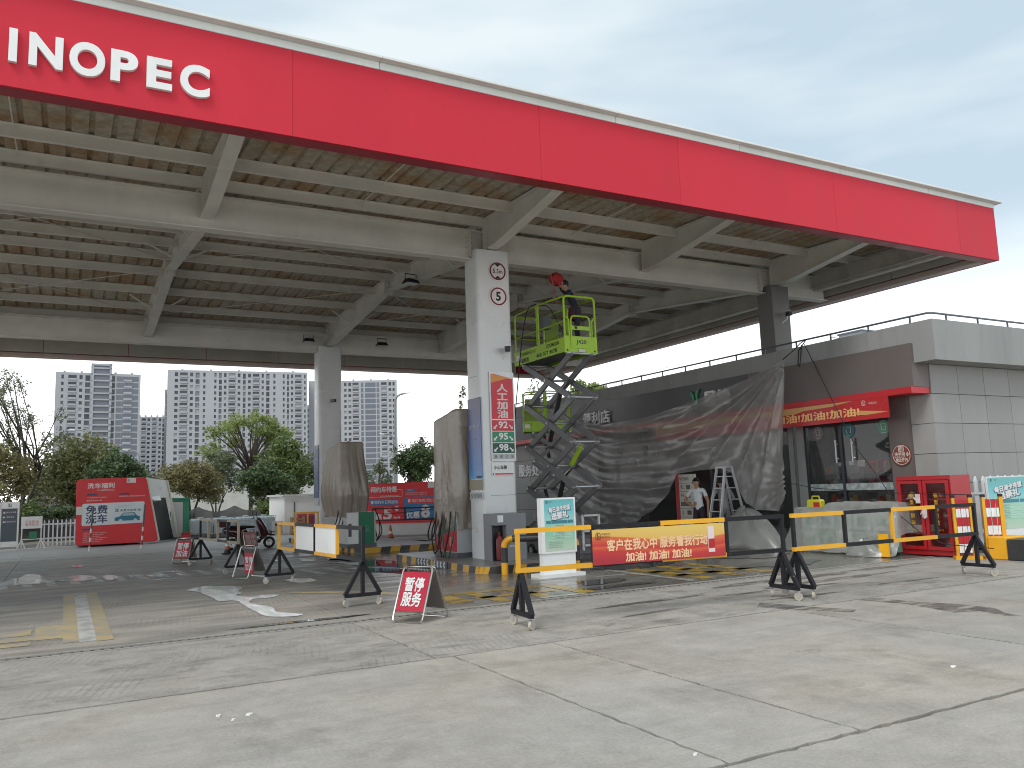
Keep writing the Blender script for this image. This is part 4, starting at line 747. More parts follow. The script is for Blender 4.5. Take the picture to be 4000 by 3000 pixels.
# ================================================================== ISLANDS
KERB = mat('kerb_stone', (.2, .195, .185), .35, var=.15, dirt=.3); HY = mat('hazard_yellow', (.6, .33, .03), .4, var=.15, dirt=.3, dcol=(.2, .18, .12)); HB = mat('hazard_black', (.03, .03, .032), .4, var=.2, dirt=.25, dcol=(.12, .12, .11))
def island(loc, x0, x1, y0, y1, label, ch=True):
    t = thing('pump_island', label, 'pump island', loc, 0, 'pump islands'); r = .35; P = []
    for cx, cy, a0 in ((x1-r, y1-r, 0), (x0+r, y1-r, 90), (x0+r, y0+r, 180), (x1-r, y0+r, 270)):
        for k in range(6): a = R(a0+k*18); P.append((cx+r*math.cos(a), cy+r*math.sin(a), 0))
    m = MB(); m.prism(P, (0, 0, .15)); m.build('kerb', KERB, t)
    Lp = P+[P[0]]; acc = 0; col = 0; segs = []
    for p, q in zip(Lp, Lp[1:]):
        p = V(p); q = V(q); d = (q-p).length; k = max(1, round(d/.28)); 
        for i in range(k): segs.append((p.lerp(q, i/k), p.lerp(q, (i+1)/k)))
    run = 0; flip = 0
    for p, q in segs:
        d = (q-p).normalized(); nn = V((d.y, -d.x, 0)); k = d*.05
        m = MB(); m.prism([p+nn*.002+V((0, 0, .005)), q+nn*.002+V((0, 0, .005)), q+k+nn*.002+V((0, 0, .146)), p+k+nn*.002+V((0, 0, .146))], nn*.002); m.build('hazard_stripe', HY if flip else HB, t)
        run += (q-p).length
        if run > .26: flip ^= 1; run = 0
    if ch:
        for yy in (16.05-loc[1], 16.95-loc[1]):
            bx('chevron_board', simple('chevron_navy', (.015, .03, .045), .3), t, x0-.014, x0-.006, yy-.38, yy+.38, .01, .145)
            for i in range(4):
                c = yy+.25-i*.17; m = MB(); m.bar((x0-.016, c, .135), (x0-.016, c+.07, .078), .045, .003, (1, 0, 0)); m.bar((x0-.016, c+.07, .078), (x0-.016, c, .02), .045, .003, (1, 0, 0)); m.build('chevron', PWH, t)
    return t
island((8.2, 16.5, 0), -1.24, 1.15, -2.45, 2.4, 'near pump island with black and yellow kerb and chevron boards'); island((8.2, 25.6, 0), -1.24, 1.15, -4.0, 4.0, 'far pump island with black and yellow kerb', False)

# ================================================================== DISPENSERS
COVER = plastic('dusty_cover', (.37, .325, .27), .12, .13, .33, .2, 9, .7); COVR = plastic('dusty_cover_far', (.36, .305, .25), .05, .1, .35, .2, 7, .6)
def cover(parent, x0, x1, y0, y1, z0, z1, mt, seed, flare=.1, tilt=.12, tp=1.0):
    m = MB(); cx, cy = (x0+x1)/2, (y0+y1)/2
    def f(u, v):
        t = u*2*math.pi; c, s = math.cos(t), math.sin(t); k = 1/(abs(c)**9+abs(s)**9)**(1/9)
        if v < .1: q = v/.1; r = q**.6*.9*tp; z = z1+tilt*(-s*r*k*.5)-.03*q*q+.03*noise.noise(V((c*r*3, s*r*3, seed)))
        else:
            q = (v-.1)/.9; z = z1+tilt*(-s*k*.45)*(1-q)-.05+(z0-z1+.05)*q+(.09*noise.noise(V((c*2.5, s*2.5, seed)))+.02*math.sin(t*7+seed))*q
            a = t*6.5+seed+.8*noise.noise(V((c*1.5, s*1.5, z*.8+seed))); crease = abs(math.sin(a))**.6-.6; fine = abs(noise.noise(V((c*5+z*.6, s*5, z*1.3+seed))))-.2
            r = .9*(tp+(1-tp)*min(1, q*1.8))+flare*min(1, q*1.6)-.14*max(0, (q-.72)/.28)+.06*crease*(.25+.75*q)+.09*fine*q+.07*noise.noise(V((c*1.1+seed, s*1.1, z*.8)))*(.4+q)
        return (cx+(x1-x0)/2*r*k*c, cy+(y1-y0)/2*r*k*s, z)
    m.grid(f, 130, 60); return m.build('cover', mt, parent, smooth='all', fix=False)
def pump(loc, label, red):
    t = thing('fuel_dispenser', label, 'fuel dispenser', loc, 0, 'covered fuel dispensers')
    bx('plinth', DKGREY, t, -.42, .42, -.6, .6, 0, .1); bx('lower_cabinet', LGREY, t, -.4, .4, -.58, .58, .1, .95); bx('upper_cabinet', REDD, t, -.3, .3, -.45, .45, .95, 2.9) if red else bx('upper_cabinet', WHITE, t, -.4, .02, -.2, .9, .95, 2.5)
    if red:
        m = MB(); m.prism([(-.404, .58, .12), (-.404, -.58, .12), (-.404, -.58, .62), (-.404, .0, .5), (-.404, .58, .38)], (.003, 0, 0)); m.build('red_skirt', PR, t); m = MB(); m.prism([(-.406, .58, .38), (-.406, .0, .5), (-.406, -.58, .62), (-.406, -.58, .76), (-.406, .0, .62), (-.406, .58, .46)], (.003, 0, 0)); m.build('grey_wave', simple('wave_grey', (.13, .16, .15)), t); emblem(t, (-.406, -.28, .34), (0, -1, 0), ZU, .2, PPK)
        bx('recycling_plate', simple('plate_slate', (.1, .12, .15)), t, -.3, -.05, .581, .59, .35, .8)
    else:
        bx('green_door', GREEN, t, -.08, .36, -.59, -.581, .1, .95); bx('white_stile', WHITE, t, -.4, -.1, -.59, -.581, .1, .95); emblem(t, (.14, -.591, .5), XR, ZU, .18, simple('emblem_green', (.1, .35, .22))); bx('notice', DKGREY, t, -.38, -.29, -.594, -.591, .3, .65)
    return t
def hose(name, pts, label, mt=RUBBER):
    P = []; pts = [V(p) for p in pts]
    for i in range(len(pts)-1):
        p0 = pts[max(i-1, 0)]; p1 = pts[i]; p2 = pts[i+1]; p3 = pts[min(i+2, len(pts)-1)]
        for k in range(6): s = k/6; P.append(.5*((2*p1)+(p2-p0)*s+(2*p0-5*p1+4*p2-p3)*s*s+(3*p1-p0-3*p2+p3)*s**3))
    P.append(pts[-1]); return P
p1_ = pump((7.95, 17.05, .15), 'fuel dispenser with red skirt wrapped in a dusty brown plastic cover', True); cover(p1_, -.46, .47, -.72, .68, .6, 3.2, COVER, 3, .1, .22)
for i, (y0, y1, d, mt) in enumerate(((.72, .45, .35, RUBBER), (.5, .1, .05, RUBBER), (.3, .0, .12, simple('hose_red', (.12, .02, .02))), (.1, -.35, -.02, RUBBER), (-.1, -.62, -.05, simple('hose_green', (.02, .1, .035))))):
    m = MB(); m.tube(hose('', [(-.42, y0, .85), (-.52, y0+.03, .5), (-.55, (y0+y1)/2, d), (-.5, y1, .5), (-.44, y1-.02, 1.0)], ''), .016, 6); m.build('hose', mt, p1_, smooth=True)
p2_ = pump((7.2, 22.55, .15), 'fuel dispenser with green door wrapped in a brown cover', False); cover(p2_, -.62, .28, -.6, 1.45, .84, 2.86, COVR, 8, .1, .22, .84)
for i in range(5): m = MB(); m.tube(hose('', [(-.55+i*.1, -.3+.12*i, 1.1), (-.62+i*.12, -.35+.1*i, .8), (-.7+i*.13, -.4+.1*i, .6)], ''), .016, 6); m.build('hose', RUBBER, p2_, smooth=True)
for i in range(2): m = MB(); m.tube(hose('', [(.4, -.5, 1.05), (.52, -.5, .75), (.55+.06*i, -.5, .4), (.45, -.5, .15), (.41, -.5, .3)], ''), .015, 6); m.build('hose', RUBBER, p2_, smooth=True)
# grey service cabinet with extinguisher bay, bollard and poster stand
bc = thing('service_cabinet', 'grey waste cabinet with extinguisher bay at the pillar foot', 'cabinet', (8.05, 15.05, .15))
m = MB(); m.box(-.34, .36, .06, .42, 0, .95); m.box(-.1, .36, -.14, .06, 0, .95); m.box(-.34, -.1, -.14, .06, .72, .95); m.build('body', MIDGREY, bc); bx('bay_back', BLK, bc, -.33, -.1, .03, .058, 0, .72)
m = MB(); m.lathe([(.0, 0), (.07, 0), (.075, .05), (.075, .4), (.05, .47), (.02, .5), (.02, .56), (0, .56)], (-.22, -.05, .02), 14); m.build('extinguisher', simple('dark_extinguisher', (.16, .012, .015), .4), bc, smooth=True); bx('notice', PWH, bc, -.3, -.17, -.145, -.141, .78, .92)
m = MB()
for a in range(3): t0 = R(90+a*120); t1 = R(90+(a+1)*120); m.bar((.02+.06*math.cos(t0), -.143, .42+.06*math.sin(t0)), (.02+.06*math.cos(t1), -.143, .42+.06*math.sin(t1)), .014, .003, (0, 1, 0))
m.build('recycling_mark', PWH, bc); text('lettering', '其他', bc, (.02, -.142, .29), XR, ZU, .05, PWH)
bo = thing('hoop_bollard', 'yellow and black hoop bollard behind the poster stand', 'bollard', (7.9, 13.55, 0)); hp = [(-.72, .33, 0), (-.72, .33, .2), (-.72, .33, .5)]
arc = lambda c0, s0: None
def hoop(parent, p, q, h, r=.065):
    p = V(p); q = V(q); d = (q-p).normalized(); k = .16; up_ = V((0, 0, 1)); path = [p, p+up_*.22, p+up_*(h-k)]
    for i in range(1, 7): a = R(90*i/6); path.append(p+d*(k-k*math.cos(a))+up_*(h-k+k*math.sin(a)))
    for i in range(7): a = R(90*i/6); path.append(q-d*(k-k*math.sin(a))+up_*(h-k+k*math.cos(a)))
    path += [q+up_*.22, q]; cut = [0, .22, .46]
    def seg(a, b, mt): m = MB(); m.tube(path[a:b], r, 14); m.build('tube', mt, parent, smooth=True)
    seg(0, 2, YEL); seg(1, 3, HB); seg(2, 9, YEL); seg(8, 10, HB); seg(9, 16, YEL); seg(15, 17, HB); seg(16, 18, YEL)
hoop(bo, (-.55, .35, 0), (.62, -.35, 0), .66)
ps = thing('poster_stand', 'white poster stand with turquoise card offer behind the near barrier', 'poster stand', (7.92, 12.9, 0))
bx('base', WHITE, ps, -.46, .46, -.2, .2, 0, .06); bx('post', WHITE, ps, -.35, .35, -.06, .06, .06, .45); bx('frame', WHITE, ps, -.37, .37, -.08, .05, .42, 1.41)
TURQ = bpy.data.materials.new('turquoise_print'); TURQ.use_nodes = True; gradm(TURQ, .46, 1.38, [(0, (.5, .6, .48)), (.35, (.25, .55, .38)), (.6, (.3, .6, .55)), (.8, (.15, .5, .55)), (1, (.12, .42, .42))])
def offer(t, yf, x0, x1, z0, z1):
    W_ = x1-x0; H_ = z1-z0; q = lambda u, v: (x0+u*W_, yf-.002, z0+v*H_); n_ = simple('offer_navy', (.03, .06, .14))
    text('lettering', '每日油卡充值', t, q(.5, .82), (1, 0, .12), (-.12, 0, 1), .1*H_, PWH, w=.72*W_, bold=.06, lift=.005); text('lettering_shadow', '每日油卡充值', t, q(.51, .81), (1, 0, .12), (-.12, 0, 1), .1*H_, n_, w=.74*W_, bold=.1)
    text('lettering', '送豪礼', t, q(.5, .69), (1, 0, .12), (-.12, 0, 1), .13*H_, PWH, w=.56*W_, bold=.06, lift=.005); text('lettering_shadow', '送豪礼', t, q(.51, .68), (1, 0, .12), (-.12, 0, 1), .13*H_, n_, w=.58*W_, bold=.1)
    emblem(t, q(.08, .955), XR, ZU, .05*H_, DKGREY); text('lettering', '中国石化', t, q(.2, .955), XR, ZU, .022*H_, DKGREY)
    teal = simple('offer_teal', (.04, .22, .27)); pale = simple('offer_pale', (.4, .62, .5))
    def band(u0, u1, v0, v1, mt): bx('print_band', mt, t, x0+u0*W_, x0+u1*W_, yf-.004, yf-.001, z0+v0*H_, z0+v1*H_)
    band(.05, .2, .53, .59, teal); band(.22, .76, .53, .59, teal); band(.78, .96, .53, .59, teal)
    for i in range(6): band(.26, .92, .24+i*.046, .275+i*.046, pale); text('lettering', ('个人卡充值满千元送好礼', '油卡充值满两千元赠礼品')[i % 2], t, (x0+.3*W_, yf-.004, z0+(.257+i*.046)*H_), XR, ZU, .02*H_, DKGREY, align='L', lift=.002)
    for i in range(4): text('lettering', '活动时间自即日起详情咨询站内工作人员', t, (x0+.1*W_, yf-.002, z0+(.17-i*.035)*H_), XR, ZU, .017*H_, DKGREY, align='L')
bx('poster', TURQ, ps, -.3, .335, -.084, -.081, .46, 1.38); offer(ps, -.085, -.3, .335, .46, 1.38)
# ================================================================== BARRIERS
WHEEL = simple('caster_tyre', (.42, .38, .3), .7); RAILS = {}
def caster(parent, x, y, a):
    m = MB(); c, s = math.cos(a), math.sin(a)
    m.tube([(x-.016*s, y+.016*c, .055), (x+.016*s, y-.016*c, .055)], .055, 16); w_ = m.build('caster_wheel', WHEEL, parent, smooth=True); m = MB(); m.tube([(x-.019*s, y+.019*c, .055), (x+.019*s, y-.019*c, .055)], .022, 10); m.build('hub', GALV, w_, smooth=True)
    m = MB()
    for k in (-1, 1): m.bar((x-k*.022*s, y+k*.022*c, .05), (x-k*.022*s, y+k*.022*c, .125), .04, .004, (-s, c, 0))
    m.box(x-.035, x+.035, y-.035, y+.035, .122, .13); m.build('caster_fork', GALV, parent)
def leg(parent, x, mt, half=.27, apex=.62):
    m = MB(); m.bar((x, -half, .155), (x, half, .155), .05); m.build('foot_bar', mt, parent); m = MB(); m.bar((x, 0, .18), (x, 0, apex), .05); m.build('post', mt, parent)
    for s in (-1, 1): m = MB(); m.bar((x, s*half, .16), (x, 0, apex), .05, .05, (1, 0, 0)); m.build('leg', mt, parent); caster(parent, x, s*(half-.02), R(70+40*s+x*30))
def barrier(label, p, q, cols, panels=(), top=1.13, bot=.62, foot=(1, 1), lbar=.055, ends=None, first=None):
    p = V((*p, 0)); q = V((*q, 0)); d = q-p; Ln = d.length; t = thing('mobile_barrier', label, 'barrier', p, math.atan2(d.y, d.x), 'mobile black and yellow barriers'); n = len(cols); w_ = Ln/n
    for i, c in enumerate(cols):
        a, b = i*w_, (i+1)*w_; o = .0015*(i % 2)
        for z in (top-lbar/2, bot+lbar/2): m = MB(); m.bar((a+.001, 0, z), (b-.001, 0, z), lbar-o, lbar-o); m.build('rail', c, t)
        m = MB(); m.bar((a+.028+o, 0, bot+lbar), (a+.028+o, 0, top-lbar), .045); m.build('upright', first if first and i == 0 else c, t)
        if i in panels: bx('white_panel', WHITE, t, a+.07, b-.02, -.01, .01, bot+lbar, top-lbar)
    m = MB(); m.bar((Ln-.028, 0, bot+lbar), (Ln-.028, 0, top-lbar), .045); m.build('upright', cols[-1] if ends is None else ends, t)
    if foot[0]: leg(t, .06, BLACK)
    if foot[1]: leg(t, Ln-.06, BLACK)
    return t
b1 = barrier('near barrier carrying a red slogan banner, yellow end bay at left', (4.66, 8.53), (8.68, 8.19), [YEL, BLACK, YEL, BLACK])
BANN = bpy.data.materials.new('banner_print'); BANN.use_nodes = True
def bannm(mt):
    t = mt.node_tree; n = t.nodes.new; l = t.links.new; b = t.nodes['Principled BSDF']; b.inputs['Roughness'].default_value = .45; g = n('ShaderNodeTexCoord'); s = n('ShaderNodeSeparateXYZ'); l(g.outputs['Object'], s.inputs[0])
    w_ = n('ShaderNodeMath'); w_.operation = 'SINE'; a = n('ShaderNodeMath'); a.operation = 'MULTIPLY_ADD'; l(s.outputs[0], a.inputs[0]); a.inputs[1].default_value = 2.2; a.inputs[2].default_value = -.6; l(a.outputs[0], w_.inputs[0])
    h = n('ShaderNodeMath'); h.operation = 'MULTIPLY_ADD'; l(w_.outputs[0], h.inputs[0]); h.inputs[1].default_value = -.05; l(s.outputs[2], h.inputs[2])
    r = n('ShaderNodeValToRGB'); e = r.color_ramp; k = n('ShaderNodeMapRange'); k.inputs[1].default_value = .64; k.inputs[2].default_value = 1.06; l(h.outputs[0], k.inputs[0]); l(k.outputs[0], r.inputs[0])
    e.elements[0].position = 0; e.elements[0].color = (.36, .018, .03, 1); e.elements[1].position = 1; e.elements[1].color = (.68, .48, .12, 1)
    for p, c in ((.28, (.5, .03, .03)), (.38, (.6, .1, .03)), (.44, (.5, .03, .03)), (.69, (.62, .14, .04)), (.71, (.68, .42, .1))): e.elements.new(p).color = (*c, 1)
    l(r.outputs[0], b.inputs['Base Color'])
bannm(BANN); LB = (V((8.68, 8.19, 0))-V((4.66, 8.53, 0))).length/4
sb = thing('slogan_banner', 'red and gold slogan banner tied to the near barrier', 'banner', (4.66, 8.53, 0), math.atan2(-.34, 4.02)); bx('cloth', BANN, sb, LB+.0, LB*3-.03, -.045, -.038, .64, 1.065)
CREAM = gloss_print('cream_letters', (.8, .52, .3)); text('lettering', '客户在我心中 服务看我行动', sb, (LB+.95, -.046, .87), XR, ZU, .135, CREAM, w=1.5, bold=.035); text('lettering', '加油! 加油! 加油!', sb, (LB+.95, -.046, .715), XR, ZU, .11, CREAM, w=.98, bold=.035)
emblem(sb, (LB+.08, -.046, .99), XR, ZU, .09, simple('emblem_brown', (.2, .06, .02))); text('lettering', '中国石化\nSINOPEC', sb, (LB+.19, -.046, .995), XR, ZU, .06, simple('emblem_brown', ())); bx('printed_sign', PPK, sb, LB*3-.3, LB*3-.2, -.049, -.046, .7, 1.03); bx('printed_field', BR, sb, LB*3-.295, LB*3-.2, -.052, -.05, .75, .87)
barrier('barrier at right in front of the carton pile', (8.79, 8.15), (12.8, 8.05), [YEL, BLACK, YEL, BLACK], first=BLACK)
barrier('barrier with two white panels beside the far dispenser', (3.83, 11.6), (3.58, 15.9), [BLACK, YEL, BLACK, YEL], (1, 2))
PFADE = mat('faded_barrier', (.33, .28, .2), .6, var=.2); barrier('faded barrier standing behind the folding signs', (3.3, 18.4), (2.97, 21.7), [PFADE, BLACK, PFADE, PFADE], lbar=.05, ends=BLACK)
DRED = simple('dark_red_paint', (.1, .01, .015)); barrier('dark red barrier in front of the ride-hailing billboard', (9.3, 27.25), (13.0, 24.6), [DRED, CORD, DRED, CORD], top=1.1, bot=.65)
barrier('black barrier by the far left notice boards', (-3.4, 33.9), (-1.95, 33.9), [BLACK, BLACK], top=.85, bot=.5, foot=(0, 1)); barrier('yellow barrier hidden behind the white panelled barrier', (5.95, 24.4), (6.6, 24.1), [YEL, YEL])
# ================================================================== FOLDING SIGNS
SRED = gloss_print('sign_red', (.44, .02, .045)); SBK = simple('sign_back', (.13, .12, .11), .6)
def asign(label, loc, rz, txt, w_=.42, h=.64, spread=.24, faded=False, hang=False):
    t = thing('folding_sign', label, 'folding sign', loc, rz, 'red folding signs'); red = SRED if not faded else simple('sign_faded', (.5, .22, .22)); tx = PWH if not faded else simple('text_faded', (.65, .5, .5))
    for s in (-1, 1):
        b0, r_ = s*spread, .06; tp = V((0, s*.02, h)); bt = V((0, b0, 0.012)); dn = (bt-tp); q = lambda x, k: tp+dn*k+V((x, 0, 0)); hw = w_/2
        path = [q(-hw+.05, 0), q(-hw+.01, .025), q(-hw, .09), q(-hw, .93), q(-hw+.015, .985), q(-hw+.06, 1), q(hw-.06, 1), q(hw-.015, .985), q(hw, .93), q(hw, .09), q(hw-.01, .025), q(hw-.05, 0)]
        m = MB(); m.tube(path, .0125, 8, closed=True); m.build('tube_frame', CHROME, t, smooth=True)
        nn = V((1, 0, 0)).cross(-dn.normalized()); 
        if s < 0 and hang:
            continue
        a, b = (.1, .82); c4 = [q(-hw+.02, a), q(hw-.02, a), q(hw-.02, b), q(-hw+.02, b)]; m = MB(); m.prism(c4, nn*.004*(1 if s > 0 else -1)); m.build('sign_face', red if s < 0 else SBK, t)
        m = MB(); m.tube([q(-hw, b+.0), q(hw, b)], .01, 6); m.build('cross_bar', CHROME, t)
    dn = V((0, -spread, -h+.012))-V((0, -.02, 0)); tp = V((0, -.02, h)); nn = V((1, 0, 0)).cross(-dn.normalized())
    if hang: bx('hanging_face', red, t, -.13, .13, -.02, -.012, .08, .5); o = V((0, -.022, .29)); upv = V((0, 0, 1)); text('lettering', txt, t, o, XR, upv, .27, tx, w=.2, bold=.025, space=1.0)
    else: o = tp+dn*.46; text('lettering', txt, t, o+nn*-.0, XR, -dn.normalized(), .36 if w_ > .4 else .3, tx, w=.3, bold=.03, space=1.0, lift=.006)
    return t
asign('red folding sign reading 暂停服务 in the foreground', (3.99, 9.86, 0), R(-60), '暂停\n服务', .46, .66, .28)
asign('red sign hung in a steel folding frame behind the white panelled barrier', (3.31, 17.25, 0), R(-58), '暂停\n加油', .42, .64, .25, hang=True)
asign('faded pink folding sign beside the scooter', (5.0, 26.2, 0), R(12), '暂停\n加油', .4, .62, .24, True); asign('dark red folding sign at the far left barrier end', (2.75, 22.75, 0), R(-36), '暂停\n加油', .42, .62)
# ================================================================== CONES
ORG = mat('cone_orange', (.5, .12, .03), .5, dirt=.4, dcol=(.2, .12, .08), ds=8)
def cone(loc, label, h=.52):
    t = thing('traffic_cone', label, 'traffic cone', loc, 0, 'traffic cones'); k = h/.52; bx('base', RUBBER, t, -.17*k, .17*k, -.17*k, .17*k, 0, .025)
    zr = [(0, .12), (.25, .09), (.45, .065), (.62, .05), (.8, .035), (1, .02)]; cs = [BLK, ORG, PWH, ORG, ORG]
    for i in range(5): (a, ra), (b, rb) = zr[i], zr[i+1]; m = MB(); m.lathe([(0, .025+a*h*.95), (ra*k, .025+a*h*.95), (rb*k, .025+b*h*.95), (0, .025+b*h*.95)], n=18); m.build('cone_band', cs[i], t, smooth=True)
cone((4.2, 25.2, 0), 'worn orange cone in front of the scooter rear wheel', .46); cone((9.44, 25.81, 0), 'orange cone in front of the ride-hailing billboard', .57)
# ================================================================== SCOOTER
sc = thing('motor_scooter', 'dark maroon motor scooter parked behind the folding signs', 'scooter', (5.15, 26.75, 0), R(2)); MAR = mat('maroon_gloss', (.05, .008, .014), .15, coat=.6, var=.1); 
def wheel(nm, x):
    m = MB(); P = [(x+.145*math.cos(a*R(15)), 0, .185+.145*math.sin(a*R(15))) for a in range(24)]; m.tube(P, .042, 10, closed=True); w_ = m.build(nm, RUBBER, sc, smooth=True); m = MB(); m.lathe([(0, -.02), (.05, -.03), (.05, .03), (0, .02)], (x, 0, .185), 14, 'Y')
    for k in range(5): a = R(72*k); m.bar((x+.04*math.cos(a), 0, .185+.04*math.sin(a)), (x+.12*math.cos(a), 0, .185+.12*math.sin(a)), .03, .05, (0, 1, 0))
    m.tube([(x+.12*math.cos(a*R(15)), 0, .185+.12*math.sin(a*R(15))) for a in range(24)], .02, 6, closed=True); m.build('rim', simple('alloy_rim', (.6, .6, .6), .3, metal=.5), w_, smooth=True)
wheel('front_wheel', .58); wheel('rear_wheel', -.55)
def loft(rings, name, mt, parent, n=14):
    m = MB(); 
    def f(u, v):
        k = v*(len(rings)-1); i = min(int(k), len(rings)-2); t = k-i; a, b = rings[i], rings[i+1]; x, z, w_, h = [a[j]+(b[j]-a[j])*t for j in range(4)]; an = u*2*math.pi; return (x+(a[4]+(b[4]-a[4])*t)*math.sin(an)*h, w_*math.cos(an), z+h*math.sin(an))
    m.grid(f, n, 20); return m.build(name, mt, parent, smooth='all')
loft([(-.85, .62, .02, .03, 0), (-.75, .6, .12, .12, 0), (-.45, .55, .15, .17, 0), (-.15, .5, .15, .16, 0), (-.02, .38, .13, .1, 0), (.0, .3, .02, .03, 0)], 'rear_body', MAR, sc)
loft([(-.5, .3, .02, .02, 0), (-.45, .3, .1, .1, 0), (0, .24, .15, .06, 0), (.28, .24, .15, .06, 0), (.34, .3, .04, .04, 0)], 'footboard', simple('scooter_black', (.02, .02, .022)), sc)
loft([(-.62, .73, .02, .02, 0), (-.55, .72, .11, .045, 0), (-.2, .7, .13, .055, 0), (.08, .69, .1, .04, 0), (.14, .69, .02, .02, 0)], 'seat', simple('seat_black', (.015, .013, .015), .45), sc)
loft([(.2, .97, .03, .02, 1), (.22, .93, .13, .02, 4), (.29, .8, .17, .02, 5.5), (.37, .64, .18, .02, 6.5), (.43, .48, .17, .02, 7), (.4, .36, .14, .02, 6), (.36, .28, .05, .02, 2)], 'front_shield', MAR, sc)
loft([(.4, .5, .03, .03, 0), (.45, .47, .09, .06, 0), (.62, .43, .1, .05, 0), (.76, .4, .03, .02, 0)], 'front_fender', MAR, sc)
m = MB(); m.tube([(.22, 0, .92), (.52, 0, .3), (.58, 0, .19)], .022, 8); m.build('fork', GALV, sc); m = MB(); m.tube([(.12, -.33, .95), (.2, -.15, .96), (.22, 0, .93), (.2, .15, .96), (.12, .33, .95)], .016, 8); m.build('handlebar', BLK, sc, smooth=True)
loft([(.12, .92, .02, .02, 0), (.18, .93, .1, .07, 0), (.28, .9, .12, .08, 0), (.36, .86, .05, .05, 0)], 'headlight_cowl', LGREY, sc)
for s in (-1, 1): m = MB(); m.tube([(.15, s*.22, .96), (.12, s*.25, 1.08)], .008, 6); m.lathe([(0, -.008), (.05, -.008), (.05, .008), (0, .008)], (.12, s*.25, 1.12), 12, 'X'); m.build('mirror', BLK, sc, smooth=True)
m = MB()
for s in (-1, 1): m.tube([(.2, s*.14, .28), (.45, s*.17, .4), (.62, s*.16, .5), (.75, s*.1, .5)], .014, 6); m.tube([(-.35, s*.15, .38), (-.7, s*.15, .56)], .012, 6)
m.build('crash_bar', CHROME, sc, smooth=True); m = MB(); m.hexa([(-.95, -.16, .72), (-.65, -.16, .72), (-.65, .16, .72), (-.95, .16, .72), (-1.0, -.18, .92), (-.62, -.18, .92), (-.62, .18, .92), (-1.0, .18, .92)]); m.build('rear_basket', simple('basket_plum', (.06, .012, .018)), sc, bevel=.03)
# ================================================================== RED FIRE CABINET
fc = thing('fire_cabinet', 'red micro fire station cabinet with glass doors by the store corner', 'cabinet', (15.35, 10.47, 0)); CR = mat('cabinet_red', (.4, .012, .018), .35, var=.08)
m = MB(); m.box(-.32, .3, -.59, -.56, .03, 1.58); m.box(-.32, .3, .56, .59, .03, 1.58); m.box(.27, .3, -.56, .56, .03, 1.58); m.box(-.32, .27, -.56, .56, 1.5, 1.58); m.box(-.32, .27, -.56, .56, .03, .12); m.build('carcass', CR, fc)
for s in (-1, 1):
    y0, y1 = (.01, .555) if s > 0 else (-.555, -.01); f = MB()
    for a, b, c, d in ((y0, y0+.07, .13, 1.49), (y1-.07, y1, .13, 1.49), (y0+.07, y1-.07, .13, .2), (y0+.07, y1-.07, 1.43, 1.49)): f.box(-.35, -.32, a, b, c, d)
    do = f.build('door', CR, fc); bx('door_pane', glass('cabinet_glass_%d' % s, (.2, .05, .05), .97), do, -.338, -.332, y0+.07, y1-.07, .2, 1.43)
    text('door_lettering', '微\n型\n消\n防\n站', fc, (-.34, (y0+y1)/2-.02*s, .93), (0, -1, 0), ZU, .62, simple('yellow_print', (.6, .33, .02)), w=.085, bold=.02, space=1.35); text('door_lettering', '火警119', fc, (-.34, (y0+y1)/2, .52), (0, -1, 0), ZU, .045, simple('yellow_print', ()))
bx('shelf', CR, fc, -.3, .26, -.55, .55, 1.1, 1.12); bx('shelf', CR, fc, -.3, .26, -.55, .55, .42, .44)
HEL = simple('helmet_white', (.6, .52, .5), .3); HELR = simple('helmet_red', (.35, .08, .06), .3)
for i, (y, mt) in enumerate(((.4, HEL), (.17, HEL), (-.22, HELR))):
    h = thing('fire_helmet', ('white helmet at the left of the fire cabinet shelf', 'white helmet in the middle of the fire cabinet shelf', 'dull red helmet in the right half of the fire cabinet')[i], 'helmet', (15.25, 10.47+y, 1.12), 0, 'helmets in the fire cabinet'); m = MB(); m.grid(lambda u, v: (.11*math.sin(v*1.5)*math.cos(u*6.2832), .1*math.sin(v*1.5)*math.sin(u*6.2832), .02+.13*math.cos(v*1.5)), 18, 8); m.build('shell', mt, h, smooth='all', fix=False); m = MB(); m.lathe([(.1, .012), (.135, .006), (.135, .016), (.1, .022)], n=18); m.build('brim', mt, h)
gl = thing('work_gloves', 'white work gloves hanging on the fire cabinet doors', 'gloves', (14.985, 10.47, 1.0)); 
for k, (y, z, s) in enumerate(((.1, .1, 1), (-.02, -.12, -1))):
    m = MB(); m.box(-.015, .0, y-.05, y+.05, z-.06, z+.06)
    for i in range(4): m.bar((-.008, y-.038+i*.025, z+s*.05), (-.008, y-.04+i*.027, z+s*(.12+.02*(i in (1, 2)))), .018)
    m.bar((-.008, y+.05, z), (-.008, y+.09, z+s*.06), .02); m.build('glove', simple('glove_white', (.66, .6, .58), .8), gl, bevel=.004)
bd = thing('folded_blanket', 'pale folded blankets on the bottom of the fire cabinet', 'blanket', (15.25, 10.72, .44)); bx('blanket', simple('blanket_pale', (.4, .36, .32), .9), bd, -.2, .15, -.2, .2, 0, .16, .03)
